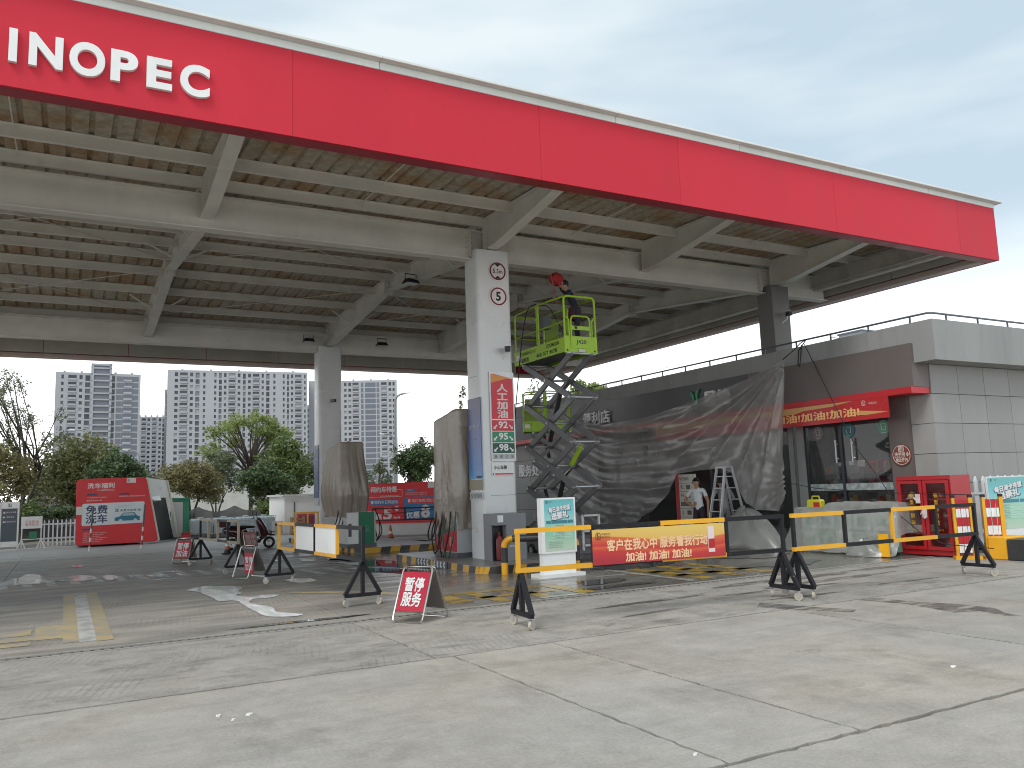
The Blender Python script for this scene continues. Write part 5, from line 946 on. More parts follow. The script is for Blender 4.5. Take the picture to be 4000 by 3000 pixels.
# ================================================================== FOLDING GATE, PICKETS, RIGHT POSTER
def fgate(x, y, label):
    t = thing('folding_gate', label, 'gate', (x, y, 0), R(-42), 'folded red and white gates')
    bx('post', YEL, t, -.2, -.15, -.03, .03, .05, 1.15); bx('post', YEL, t, .09, .16, -.03, .03, .05, 1.15); bx('foot', YEL, t, -.24, .22, -.1, .1, 0, .06)
    for i in range(6):
        for k in range(5): z0 = .12+i*.165; xx = -.14+k*.045; bx('slat', REDD if i % 2 else WHITE, t, xx, xx+.038, -.02+.02*(k % 2), -.004+.02*(k % 2), z0, z0+.16)
    for s in (-.175, .125): bx('cap', BLK, t, s-.035, s+.035, -.035, .035, 1.15, 1.2)
fgate(14.95, 9.62, 'folded red and white gate, left of the pair by the cabinet'); fgate(15.35, 9.28, 'folded red and white gate, right of the pair by the poster')
bx('yb', YEL, None, 0, 0, 0, 0, 0, 0) if False else None
wt = thing('ballast_block', 'yellow and black weighted block at the right edge', 'block', (15.45, 8.9, 0)); bx('yellow_half', YEL, wt, -.3, .3, .1, .45, 0, .42, .02); bx('black_half', HB, wt, -.32, .32, -.7, .095, 0, .38, .02)
rp = thing('poster_board', 'turquoise card offer poster at the right edge', 'poster', (16.75, 9.9, 0)); bx('panel', WHITE, rp, -.52, .85, 0, .04, .3, 1.52); bx('poster', TURQ, rp, -.5, .83, -.006, -.002, .46, 1.5); offer(rp, -.006, -.5, .83, .4, 1.5)
for s in (-.45, .75): bx('leg', GALV, rp, s-.02, s+.02, .04, .08, 0, 1.4)
PK = mat('vinyl_picket', (.68, .7, .72), .35, var=.05)
fn = thing('picket_fence', 'white vinyl picket fence along the tiled store wall', 'fence', (16.55, 10.5, 0))
for i in range(9):
    x = i*.27; m = MB(); m.prism([(x-.05, -.02, .06), (x+.05, -.02, .06), (x+.05, -.02, 1.44), (x, -.02, 1.54), (x-.05, -.02, 1.44)], (0, .04, 0)); m.build('picket', PK, fn, bevel=.004)
for z in (.35, 1.12): bx('rail', PK, fn, -.1, 2.4, .022, .06, z, z+.08)
wp_ = MB(); wp_.box(18.55, 18.65, 9.9, 10.0, 0, 2.35); o = wp_.build('white_post', WHITE, bevel=.01); tag(o, 'tall white post at the right edge', 'post')
# ================================================================== SCISSOR LIFTS
LIME = mat('lime_paint', (.32, .52, .02), .4, var=.1, dirt=.2, dcol=(.2, .25, .05), ds=4); LIMED = mat('lime_dull', (.25, .38, .03), .5, var=.15); ARM = mat('scissor_grey', (.16, .16, .165), .45, var=.12, dirt=.15)
def lift(loc, rz, label, Ln, Wd, zp, nst, num=None, wtext=True, zbase=.62):
    t = thing('scissor_lift', label, 'scissor lift', loc, rz, 'lime green scissor lifts')  # local y along the platform, near end at y=0
    y0, y1 = .02, Ln-.3; hw = Wd/2; st = (zp-.08-zbase)/nst
    ch = MB(); ch.box(-hw+.08, hw-.08, 0, Ln-.1, .16, .5); ch.build('chassis', DKGREY, t, bevel=.02); bx('chassis_plate', DKGREY, t, -hw+.05, hw-.05, .1, Ln-.2, .5, .56)
    for sx_ in (-1, 1):
        for y in (.25, Ln-.35): m = MB(); m.lathe([(.0, -.05), (.12, -.05), (.16, -.04), (.16, .04), (.12, .05), (0, .05)], (sx_*(hw-.1), y, .16), 20, 'X'); w_ = m.build('wheel', RUBBER, t, smooth=True); m = MB(); m.lathe([(0, -.055), (.08, -.055), (.08, .055), (0, .055)], (sx_*(hw-.1), y, .16), 14, 'X'); m.build('hub', LGREY, w_)
    for i in range(nst):
        za, zb = zbase+i*st, zbase+(i+1)*st
        for s in (-1, 1):
            for k, (pa, pb) in enumerate((((y0, za), (y1, zb)), ((y1, za), (y0, zb)))):
                x = s*(hw-.08-.075*k); m = MB(); m.bar((x, pa[0]-.03, pa[1]), (x, pb[0]+.03 if pb[0] > pa[0] else pb[0]-.03, pb[1]), .055, .13); m.build('scissor_arm', ARM, t)
        for (y, z) in ((y0, zb), (y1, zb), ((y0+y1)/2, (za+zb)/2)):
            m = MB(); m.tube([(-hw+.04, y, z), (hw-.04, y, z)], .03, 10); m.build('pivot_tube', GALV, t, smooth=True)
        if i % 2 == 0 and i < 3: m = MB(); m.tube([(0, y1-.5, za+.1), (0, y0+.9, zb+.25)], .055, 10); m.build('lift_cylinder', BLK, t, smooth=True); m = MB(); m.tube([(0, y0+.9, zb+.25), (0, y0+.5, zb+.45)], .03, 10); m.build('cylinder_rod', CHROME, t, smooth=True)
    m = MB(); m.bar((-.05, y0+.1, zbase+2*st-.1), (-.05, y0+.5, zbase+st*1.5), .08, .06); m.build('safety_prop', LIME, t)
    bx('floor', DKGREY, t, -hw+.01, hw-.01, .01, Ln-.01, zp, zp+.05)
    for s in (-1, 1): bx('side_toe_board', LIME, t, s*hw-.012, s*hw+.012, .03, Ln-.03, zp-.06, zp+.27)
    bx('end_toe_board', LIME, t, -hw-.013, hw+.013, .0, .026, zp-.08, zp+.3); bx('end_toe_board', LIME, t, -hw-.013, hw+.013, Ln-.026, Ln, zp-.06, zp+.27)
    for sx_ in (-1, 1):
        m = MB(); m.lathe([(0, -.004), (.022, -.004), (.022, .0), (0, 0)], (sx_*(hw-.06), -.001, zp-.02), 10, 'Y'); m.build('end_bolt', BLK, t)
    def pipe(pts, r=.021, name='guard_rail'): m = MB(); m.tube(pts, r, 8); m.build(name, LIME, t, smooth=True)
    zt = zp+1.2; zm = zp+.62
    for s in (-1, 1):
        x = s*(hw-.015); pipe([(x, .05, zt-.02), (x, Ln*.5, zt+.02), (x, Ln-.1, zt-.01), (x, Ln-.03, zt-.08), (x, Ln-.03, zp+.25)]); pipe([(x, .04, zm), (x, Ln-.04, zm)], .018)
        for y in (Ln*.5, Ln*.53): pipe([(x, y, zp+.25), (x, y, zt)], .021)
        pipe([(x, .02, zp+.3), (x, .02, zt-.1)], .024)
    pipe([(-hw+.015, .02, zt-.12), (-hw+.02, .02, zt-.05), (-hw+.08, .02, zt), (hw-.08, .02, zt), (hw-.02, .02, zt-.05), (hw-.015, .02, zt-.12)], .026)
    pipe([(-hw+.015, Ln-.02, zt-.05), (hw-.015, Ln-.02, zt-.05)]); pipe([(-hw+.015, Ln-.02, zm), (hw-.015, Ln-.02, zm)], .018)
    g = [(-.25, 0, zp+.28), (-.25, 0, zp+.66), (-.22, 0, zp+.73), (-.17, 0, zp+.755), (.17, 0, zp+.755), (.22, 0, zp+.73), (.25, 0, zp+.66), (.25, 0, zp+.28)]; pipe(g, .02, 'gate_frame'); bx('gate_bar', LIME, t, -.24, .24, -.012, .012, zp+.44, zp+.53); bx('gate_latch', BLK, t, -.16, -.09, -.016, -.012, zp+.46, zp+.52)
    for s in (-1, 1): pipe([(s*(hw-.02), 0, zp+.72), (s*(hw-.07), 0, zp+.72), (s*.305, 0, zp+.66), (s*.3, 0, zp+.28)], .018, 'gate_loop')
    if num: bx('gate_plate', LIME, t, -.27, .27, -.018, -.003, zp+.03, zp+.29); text('lettering', num, t, (0, -.018, zp+.16), XR, ZU, .12, BLK, w=.27, bold=.015); bx('data_plate', LGREY, t, -.08, .09, -.018, -.014, zp-.06, zp+.01)
    if wtext:
        x = -hw-.012; text('lettering', 'ZOOMLION', t, (x, Ln*.22, zp+.18), (0, -1, 0), ZU, .085, BLK, w=.56, bold=.05)
        if num: text('lettering', 'ZS0808HD-LI', t, (x, Ln*.72, zp+.17), (0, -1, 0), ZU, .075, BLK, w=.75, bold=.02); text('lettering', '400 077 8078', t, (x, Ln*.34, zp+.03), (0, -1, 0), ZU, .09, BLK, w=.9, bold=.02); text('lettering', '中基租赁', t, (x, Ln*.8, zp+.02), (0, -1, 0), ZU, .11, BLK, w=.48, bold=.02)
        else: text('lettering', 'LI', t, (x, Ln*.86, zp+.18), (0, -1, 0), ZU, .07, BLK, w=.1)
    bx('control_box', DKGREY, t, -.1, .12, Ln*.62, Ln*.72, zt-.45, zt-.15); bx('document_panel', LIMED, t, hw-.03, hw-.02, Ln*.68, Ln*.94, zp+.3, zt-.15); bx('notice', PWH, t, -hw-.016, -hw-.013, Ln*.86, Ln*.97, zp+.05, zp+.18)
    for s in (-.1, .1): pass
    m = MB(); m.bar((-.2, -.05, .25), (-.2, -.05, 1.0), .04); m.bar((.22, -.05, .25), (.22, -.05, 1.0), .04)
    for z in (.35, .65, .98): m.bar((-.2, -.05, z), (.22, -.05, z), .04)
    m.build('step_ladder', LGREY, t); return t
lift((9.93, 14.83, 0), 0, 'raised lime scissor lift J420 with a worker, right of the front pillar', 2.28, .84, 4.6, 4, 'J420')
lift((14.1, 21.9, 0), R(-90+152), 'second lime scissor lift, half hidden behind the J420 lift', 1.5, .7, 3.42, 3, None)
m = MB(); m.tube(hose('', [(9.5, 16.0, 5.85), (9.42, 16.25, 5.75), (9.4, 16.5, 5.2), (9.41, 16.75, 4.4), (9.4, 17.0, 3.3), (9.35, 17.1, 2.2), (9.3, 17.0, .8)], ''), .014, 6); o = m.build('power_cable', CORD, smooth=True); tag(o, 'black cable hanging from the J420 lift platform', 'cable')
m = MB(); m.tube(hose('', [(9.55, 15.95, 5.8), (9.6, 15.6, 5.7), (9.7, 15.3, 5.2), (9.75, 15.1, 4.7)], ''), .012, 6); o = m.build('power_cable', CORD, smooth=True); tag(o, 'black cable looped inside the J420 lift platform', 'cable')
NAVY = simple('navy_jacket', (.012, .016, .04), .7); JEAN = simple('dark_overalls', (.02, .022, .035), .8)
w = thing('person', 'worker in navy jacket on the raised lift, lifting a red cloth', 'person', (10.2, 15.32, 4.66), R(150))
J, E = base_skel(.3, h=1.68, aR=((.3, -.3, 1.45), (.42, -.12, 1.62)), aL=((.3, .3, 1.1), (.45, .1, 1.2)))
person(w, J, E, reg(False), [NAVY, JEAN, SKIN, SHOE], .1)
m = MB(); m.grid(lambda u, v: (.14*math.cos(u*6.283)*(1+.3*math.sin(u*19)*v), .12*math.sin(u*6.283)*(1+.3*math.sin(u*12)*v), .1-.3*v), 24, 6); belt = m.build('waist_cloth', simple('waist_red', (.06, .012, .02), .8), w, smooth='all', fix=False); belt.location = (.06, 0, .92)
m = MB(); hb = MB(); hb.tube([(.37+.1*math.cos(a*R(20)), .09*math.sin(a*R(20)), 1.6) for a in range(18)], .012, 6, closed=True); hb.build('head_band', PWH, w)
m = MB()
def cloth(u, v):
    t = u*6.283; r = .17*math.sin(.3+v*2.5)*(1+.25*noise.noise(V((math.cos(t)*2, math.sin(t)*2, v*3)))); return (9.78+r*math.cos(t)*1.1, 15.5+r*math.sin(t)*.8, 6.2+.3*v+.05*noise.noise(V((u*8, v*3, 1))))
m.grid(cloth, 28, 14); o = m.build('red_cloth', simple('cloth_red', (.3, .015, .018), .7), smooth='all', fix=False); tag(o, 'bunched red cloth held up by the worker on the lift', 'cloth')
m = MB(); m.tube([(9.6, 15.45, 6.45), (9.72, 15.42, 5.75)], .018, 8); o = m.build('roller_pole', simple('pole_brown', (.2, .08, .05)), smooth=True); tag(o, 'short brown pole beside the red cloth on the lift', 'pole')
# ================================================================== BACK OF THE STATION
KS = mat('kerb_pale', (.42, .41, .39), .8, var=.12)
m = MB(); m.box(-60, 9.5, 36.6, 36.8, -.02, .12); struct(m.build('kerb', KS))
VERGE = mat('verge_soil', (.11, .1, .06), .95, var=.35, vs=1.2, bump=.5, bs=8)
m = MB(); m.grid(lambda u, v: (-60+u*180, 36.8+v*90, .08+.25*noise.noise(V((u*40, v*20, 3)))*v), 60, 30); struct(m.build('verge', VERGE, smooth='all', fix=False))
# promotional car-wash bay
wk = thing('car_wash_bay', 'red promotional car wash bay with slanted front panel', 'kiosk', (1.75, 34.5, .0)); PRW = mat('promo_red', (.74, .028, .036), .45, var=.06, vs=.8)
def rrect(pts, r):
    out = []; n = len(pts)
    for i in range(n):
        p, a, b = V(pts[i]), V(pts[i-1]), V(pts[(i+1) % n]); u, w_ = (a-p).normalized()*r, (b-p).normalized()*r
        for k in range(5): t = k/4; out.append((p+u)*(1-t)**2+p*2*t*(1-t)+(p+w_)*t*t)
    return out
m = MB(); m.prism(rrect([(-1.4, 0, 2.5), (.98, 0, 2.53), (1.46, 0, .06), (-1.36, 0, .06)], .16), (0, .08, 0)); m.build('front_panel', PRW, wk)
FR = mat('bay_frame', (.6, .58, .5), .5); m = MB(); m.tube([(1.0, .04, 2.52), (1.47, .04, .1), (1.35, .04, .05)], .045, 8); m.build('front_trim', FR, wk, smooth=True)
m = MB(); m.prism([(1.02, .1, 2.5), (1.88, 1.8, 2.42), (2.02, 1.8, 1.75), (1.17, .1, 1.72)], (.0, 0, -.02)); m.build('upper_side', mat('bay_side', (.5, .5, .47), .5, dirt=.3), wk)
m = MB(); m.tube([(1.9, 1.82, 2.42), (2.38, 1.82, .1)], .05, 8); m.build('rear_trim', FR, wk, smooth=True)
m = MB(); m.prism([(1.0, .12, 1.72), (1.85, 1.8, 1.75), (2.2, 1.8, .05), (1.3, .12, .05)], (-.25, 0, 0)); m.build('dark_interior', mat('bay_dark', (.012, .012, .013), .7), wk); m = MB(); m.box(-1.3, .9, .12, 1.8, .05, 2.42); m.build('body', DKGREY, wk)
m = MB(); m.prism([(1.16, .05, 1.76), (1.5, .75, 1.8), (1.58, .8, 1.62), (1.3, .4, 1.58), (1.2, .1, 1.66)], (.03, -.02, 0)); m.build('torn_flap', PWH, wk)
WT = gloss_print('promo_white', (.75, .68, .66)); NV = gloss_print('promo_navy', (.03, .04, .13))
def ln(s, x, z, h, mt=WT, w_=None, bold=.03, al='L'): text('lettering', s, wk, (x, 0, z), XR, ZU, h, mt, w=w_, bold=bold, align=al)
ln('洗车福利', -1.02, 2.24, .2, w_=.9); ln('中石化富阳银湖加油站', -.7, 2.07, .055, bold=.01); ln('个人加油卡客户加汽油满1元', -1.02, 1.8, .05, bold=.01); ln('送免费洗车券一张', -1.04, 1.69, .06, bold=.01); ln('2022年4月14日至2022年6月20日', .05, 1.82, .05, w_=.9, bold=.01)
for x in (-1.03, .06): bx('pill', NV, wk, x, x+.35, -.004, -.001, 1.88, 1.94)
for x, s in ((-1.0, '活动内容'), (.1, '活动时间')): ln(s, x+.02, 1.91, .035, WT, bold=0)
bx('logo_plate', WT, wk, .3, .62, -.004, -.001, 2.32, 2.5); emblem(wk, (.37, -.004, 2.42), XR, ZU, .1, DKGREY); ln('中国石化', .44, 2.42, .04, DKGREY, bold=0)
m = MB(); m.prism(rrect([(-1.18, -.003, 1.58), (.94, -.003, 1.6), (.94, -.003, .8), (-1.18, -.003, .76)], .07), (0, .002, 0)); m.build('white_field', gloss_print('promo_pale', (.66, .74, .76)), wk); bx('paper_strip', PWH, wk, -1.37, -1.15, -.006, -.004, 1.18, 1.48)
ln('免费\n洗车', -1.05, 1.18, .66, NV, w_=.72, bold=.025); ln('个人加油卡加汽油满 1 元', -.08, 1.45, .045, NV, bold=0); ln('送', -.08, 1.3, .13, NV, bold=.02); ln('免费洗车券1张', .1, 1.29, .09, NV, w_=.72, bold=.015)
cb = simple('drawn_car_blue', (.03, .2, .3)); m = MB(); m.prism([(-.08, -.007, .9), (.78, -.007, .9), (.78, -.007, 1.05), (.68, -.007, 1.08), (.6, -.007, 1.2), (.22, -.007, 1.2), (.1, -.007, 1.07), (-.08, -.007, 1.02)], (0, .002, 0)); m.build('drawn_car', cb, wk)
m = MB(); m.prism([(.15, -.0085, 1.08), (.62, -.0085, 1.09), (.57, -.0085, 1.18), (.24, -.0085, 1.18)], (0, .001, 0)); m.build('drawn_window', simple('drawn_glass', (.4, .55, .6)), wk)
for x in (.12, .63): m = MB(); m.lathe([(0, -.002), (.065, -.002), (.065, 0), (0, 0)], (x, -.0075, .9), 18, 'Y'); m.build('drawn_wheel', PWH, wk)
for i in range(6): ln('活动说明个人加油卡客户单笔加汽油满额即送免费洗车券一张'[:22-3*(i % 3)], -1.13, .5-i*.065, .034, WT, bold=0)
bx('pill', NV, wk, -1.17, -.8, -.004, -.001, .6, .67); ln('活动说明', -1.12, .635, .04, WT, bold=0)
def marker(loc, label):
    t = thing('marker_post', label, 'post', loc, 0, 'red and white marker posts'); 
    for i in range(10): m = MB(); m.tube([(.008*i, 0, i*.15), (.008*(i+1), 0, (i+1)*.15)], .03, 8); m.build('post_band', (REDD if i % 2 else PWH) if i < 5 else DKGREY, t, smooth=True)
marker((.77, 31.25, 0), 'thin red and white marker post, left of two by the car wash bay'); marker((2.31, 30.5, 0), 'thin red and white marker post, right of two by the car wash bay')
# notice boards, fences and clutter at left
nb = thing('notice_board', 'white framed slate notice board at the far left edge', 'sign', (-1.78, 35.6, 0))
bx('panel', WHITE, nb, -.3, .3, 0, .05, .1, 1.74)
for x in (-.3, .27): bx('post', WHITE, nb, x, x+.04, -.01, .06, 0, 1.74)
bx('slate_field', simple('slate', (.07, .09, .11)), nb, -.25, .25, -.006, -.001, .3, 1.5); emblem(nb, (0, -.002, 1.62), XR, ZU, .14, DKGREY)
for i, s in enumerate(('注意行人车辆', '慢速行驶', '请关闭发动机')): text('lettering', s, nb, (.03, -.006, 1.36-i*.17), XR, ZU, .055, WT); m = MB(); m.prism([(-.21, -.007, 1.33-i*.17), (-.13, -.007, 1.33-i*.17), (-.17, -.007, 1.4-i*.17)], (0, .002, 0)); m.build('symbol', WT, nb)
n2 = thing('notice_board', 'small white easel board with red unloading warning', 'sign', (-1.05, 35.4, 0)); bx('panel', WHITE, n2, -.34, .34, 0, .04, .74, 1.18); text('lettering', '正在卸油\n暂停加油', n2, (0, -.001, .94), XR, ZU, .2, simple('warn_red', (.5, .12, .1)), w=.42)
for s in (-1, 1): bx('post', WHITE, n2, s*.31-.02, s*.31+.02, .0, .04, .05, .74); m = MB(); m.bar((s*.31, .0, .35), (s*.45, -.02, 0), .035); m.bar((s*.31, .0, .35), (s*.18, -.02, 0), .035); m.build('foot', WHITE, n2)
bx('rail', WHITE, n2, -.29, .29, .0, .03, .33, .37); gp = thing('green_plate', 'small green plate hung under the unloading board', 'sign', (-1.0, 35.38, .36)); bx('plate', GREEN, gp, -.13, .13, -.01, 0, 0, .27); text('lettering', '安全\n通道', gp, (0, -.011, .14), XR, ZU, .16, PG)
pf = thing('picket_fence', 'low white picket fence left of the car wash bay', 'fence', (-.65, 35.9, .05))
for i in range(8): x = i*.145; m = MB(); m.prism([(x-.025, 0, 0), (x+.025, 0, 0), (x+.025, 0, .93), (x, 0, .99), (x-.025, 0, .93)], (0, .03, 0)); m.build('picket', PK, pf)
for z in (.25, .78): bx('rail', PK, pf, -.1, 1.12, .032, .06, z, z+.06)
NET = plastic('black_netting', (.05, .05, .05), .12, .02, .6, .1, 14, .3)
def net(x0, x1, y, zt, zb, seed, label):
    m = MB(); m.grid(lambda u, v: (x0+(x1-x0)*u, y+.15*math.sin(u*9+seed)*v-.7*v*(seed > 5), (zt-.22*abs(math.sin(u*math.pi*2.5+seed))*(1-v))+(zb-zt)*v+.04*noise.noise(V((u*9, v*4, seed)))), 50, 10); o = m.build('shade_netting', NET, smooth='all', fix=False); tag(o, label, 'netting')
net(-4.5, .6, 36.4, 1.25, .2, 1, 'black shade netting hung behind the low picket fence'); net(3.9, 7.6, 37.5, 1.28, .72, 7, 'black shade netting sagging over the water tanks')
gc = thing('green_cabinet', 'green steel cabinet with white door beside the car wash bay', 'cabinet', (4.2, 36.5, 0)); bx('body', mat('cabinet_green', (.01, .22, .12), .4), gc, -.3, .34, 0, .5, .05, 1.65); bx('door', LGREY, gc, -.31, .1, -.03, -.003, .1, 1.52); bx('roof_lip', mat('cabinet_green', ()), gc, -.33, .37, -.06, .53, 1.65, 1.69)
rb = thing('red_crate', 'small red crate at the foot of the green cabinet', 'crate', (4.35, 35.75, 0)); bx('box', REDD, rb, -.16, .16, -.12, .12, 0, .26, .01); bx('lid', CR, rb, -.17, .17, -.13, .13, .26, .29)
TANK = mat('tank_plastic', (.42, .5, .53), .45, var=.12, vs=2)
def ibc(x, label):
    t = thing('water_tank', label, 'water tank', (x, 36.0, .1), 0, 'caged water tanks'); bx('bottle', TANK, t, -.41, .41, 0, .8, .06, .7, .06)
    for i in range(6):
        xx = -.42+i*.168; m = MB(); m.tube([(xx, -.02, .04), (xx, -.02, .74)], .01, 5); m.build('cage_bar', GALV, t)
    for i in range(5): z = .08+i*.16; m = MB(); m.tube([(-.43, -.022, z), (.43, -.022, z)], .01, 5); m.build('cage_bar', GALV, t)
    bx('pallet', DKGREY, t, -.44, .44, 0, .85, -.06, .04); m = MB(); m.lathe([(.0, .7), (.12, .7), (.12, .76), (0, .76)], (0, .4, 0), 14); m.build('lid', LGREY, t)
for x, l_ in ((4.98, 'caged pale water tank, leftmost of the row'), (5.9, 'caged pale water tank, second from left'), (6.8, 'caged pale water tank behind the scooter seat'), (7.55, 'caged pale water tank, rightmost of the row')): ibc(x, l_)
cbk = thing('concrete_block', 'grey concrete block with two holes beside the water tanks', 'block', (8.0, 35.6, 0)); m = MB(); m.box(-.2, .2, 0, .25, 0, .56); m.build('block', KS, cbk); m = MB()
for x in (-.09, .07): bx('hole', BLK, cbk, x-.04, x+.04, -.004, 0, .38, .47)
# low white hut
wh = thing('white_hut', 'low white hut with red framed windows behind the far pillar', 'building', (9.9, 36.0, 0)); m = MB(); m.box(-1.55, 3.2, 0, 3, 0, 1.6); m.build('wall', mat('hut_white', (.72, .72, .7), .7, var=.06, dirt=.15, dcol=(.5, .5, .46)), wh); bx('roof_slab', mat('hut_roof', (.6, .61, .58), .7), wh, -1.65, 3.3, -.1, 3.1, 1.6, 1.68); bx('conduit', DKGREY, wh, -1.15, -1.1, -.03, -.002, .5, 1.35)
bx('window_frame', mat('hut_red', (.5, .05, .08), .5), wh, -1.0, .2, -.05, -.002, .2, .84)
for a in (-.92, -.5, -.08): bx('window_pane', simple('hut_pane', (.2, .03, .05), .3), wh, a, a+.32, -.056, -.051, .28, .74)
cr_ = thing('wooden_crate', 'slatted wooden crate in front of the white hut', 'crate', (8.75, 35.3, 0))
for i in range(5): bx('slat', WOOD, cr_, -.28, .28, -.2, -.18, .08+i*.13, .15+i*.13)
for x in (-.28, .24): bx('corner_post', WOOD, cr_, x, x+.04, -.18, .2, 0, .72)
bx('pallet', WOOD, cr_, -.32, .32, -.24, .22, -.0, .05)
# billboard wall
ang = math.atan2(28.95-30.74, 12.19-10.18); bw = thing('boundary_wall', 'low white wall below the red ride-hailing billboard', 'wall', (10.12, 30.78, 0), ang); m = MB(); m.box(-.1, 5.2, .03, .25, 0, 1.9); m.build('wall', mat('wall_white', (.68, .68, .66), .8, var=.08, dirt=.25, dcol=(.45, .43, .4)), bw)
bb = thing('billboard', 'red ride-hailing discount billboard on the white wall', 'billboard', (10.18, 30.72, .45), ang); bx('panel', PRW, bb, 0, 4.4, -.04, .0, 0, 1.53)
def bl(s, x, z, h, mt=WT, w_=None, bold=.03, al='L'): text('lettering', s, bb, (x, -.04, z), XR, ZU, h, mt, w=w_, bold=bold, align=al, lift=.006)
bl('网约车特惠', .31, 1.29, .22, w_=1.05, bold=.03); bl('中石化富阳银湖加油站', .68, 1.03, .06, w_=.78, bold=.01)
m = MB(); P = rrect([(.12, -.043, 1.27), (1.58, -.043, 1.27), (1.58, -.043, 1.0), (.12, -.043, 1.0)], .06)
for p, q in zip(P, P[1:]+P[:1]): m.bar(p, q, .012, .003, (0, 1, 0))
m.build('outline', WT, bb); BLU = gloss_print('promo_blue', (.012, .17, .4))
m = MB(); m.prism(rrect([(.27, -.044, .92), (1.42, -.044, .92), (1.42, -.044, .7), (.27, -.044, .7)], .06), (0, .003, 0)); m.build('pill', BLU, bb); bl('网约车日间加油', .45, .81, .13, w_=.95, bold=.02); bx('pump_symbol', WT, bb, .31, .4, -.05, -.046, .75, .87)
bl('优惠', .19, .26, .26, w_=.55); bl('5', .8, .36, .48, w_=.36, bold=.07); bl('分/升', 1.2, .2, .12); m = MB(); m.prism([(1.24, -.046, .55), (1.46, -.046, .55), (1.35, -.046, .44)], (0, .003, 0)); m.box(1.28, 1.42, -.046, -.043, .56, .6); m.box(1.28, 1.42, -.046, -.043, .62, .65); m.build('down_arrow', WT, bb)
m = MB(); m.prism(rrect([(1.65, -.044, .98), (4.25, -.044, .98), (4.25, -.044, .09), (1.65, -.044, .09)], .05), (0, .003, 0)); m.build('blue_field', BLU, bb); m = MB(); m.prism(rrect([(1.78, -.047, .94), (2.95, -.047, .94), (2.95, -.047, .72), (1.78, -.047, .72)], .06), (0, .002, 0)); m.build('pill', PRW, bb); bl('网约车夜间加油', 1.97, .83, .13, w_=.95, bold=.02); bx('pump_symbol', WT, bb, 1.82, 1.91, -.053, -.05, .77, .89); bl('优惠', 1.74, .3, .26, w_=.52); bl('8', 2.33, .42, .5, w_=.36, bold=.07)
bx('pill', BLU, bb, 1.7, 2.15, -.045, -.041, 1.2, 1.28); bl('活动时间', 1.8, 1.24, .05, bold=.01)
for i in range(2): bl('网约车司机优惠: 每日早上十点至晚上八点', 1.72, 1.13-i*.065, .04, w_=.85, bold=0)
bx('logo_plate', PWH, bb, 2.62, 2.95, -.045, -.041, 1.3, 1.5)
m = MB(); m.tube(hose('', [(9.35, 27.2, .95), (9.6, 26.6, .9), (11, 25.9, 1.0)], ''), .012, 6); o = m.build('barrier_rope', CORD, smooth=True); tag(o, 'rope strung along the dark red far barrier', 'rope')
m = MB(); m.tube(hose('', [(7.2, 26.4, .02), (8.2, 26.0, .02), (9.4, 25.3, .02), (10.2, 25.7, .02), (10.4, 25.3, .02), (12.2, 25.0, .02)], ''), .014, 6); o = m.build('ground_hose', RUBBER, smooth=True); tag(o, 'black hose lying on wet concrete by the far cone', 'hose')

# ================================================================== TREES
def leafmat(name, c1, c2, tl=.3):
    m = bpy.data.materials.new(name); m.use_nodes = True; t = m.node_tree; t.nodes.clear(); n = t.nodes.new; l = t.links.new; o = n('ShaderNodeOutputMaterial'); g = n('ShaderNodeNewGeometry'); z = n('ShaderNodeTexNoise'); z.inputs['Scale'].default_value = 1.3; z.inputs['Detail'].default_value = 6; z.inputs['Roughness'].default_value = .75; l(g.outputs['Position'], z.inputs[0]); r = n('ShaderNodeValToRGB'); r.color_ramp.elements[0].position = .35; r.color_ramp.elements[0].color = (*c1, 1); r.color_ramp.elements[1].position = .65; r.color_ramp.elements[1].color = (*c2, 1); l(z.outputs[0], r.inputs[0])
    d = n('ShaderNodeBsdfPrincipled'); d.inputs['Roughness'].default_value = .5; q = n('ShaderNodeBsdfTranslucent'); l(r.outputs[0], d.inputs['Base Color']); l(r.outputs[0], q.inputs[0]); x = n('ShaderNodeMixShader'); x.inputs[0].default_value = tl; l(d.outputs[0], x.inputs[1]); l(q.outputs[0], x.inputs[2]); l(x.outputs[0], o.inputs[0]); return m
LG = leafmat('leaf_light', (.2, .26, .08), (.36, .43, .15), .5); DG = leafmat('leaf_dark', (0.039, 0.065, 0.026), (0.111, 0.169, 0.065), .2); OG = leafmat('leaf_olive', (0.112, 0.125, 0.050), (0.250, 0.250, 0.100), .25); BG = leafmat('leaf_brownish', (0.132, 0.120, 0.054), (0.264, 0.240, 0.102), .3); GG = leafmat('leaf_greygreen', (0.103, 0.127, 0.069), (0.207, 0.230, 0.127), .3); MG = leafmat('leaf_mid', (0.075, 0.112, 0.037), (0.188, 0.250, 0.081), .3)
BARK = mat('bark', (.08, .065, .05), .9, var=.25, bump=.4, bs=20)
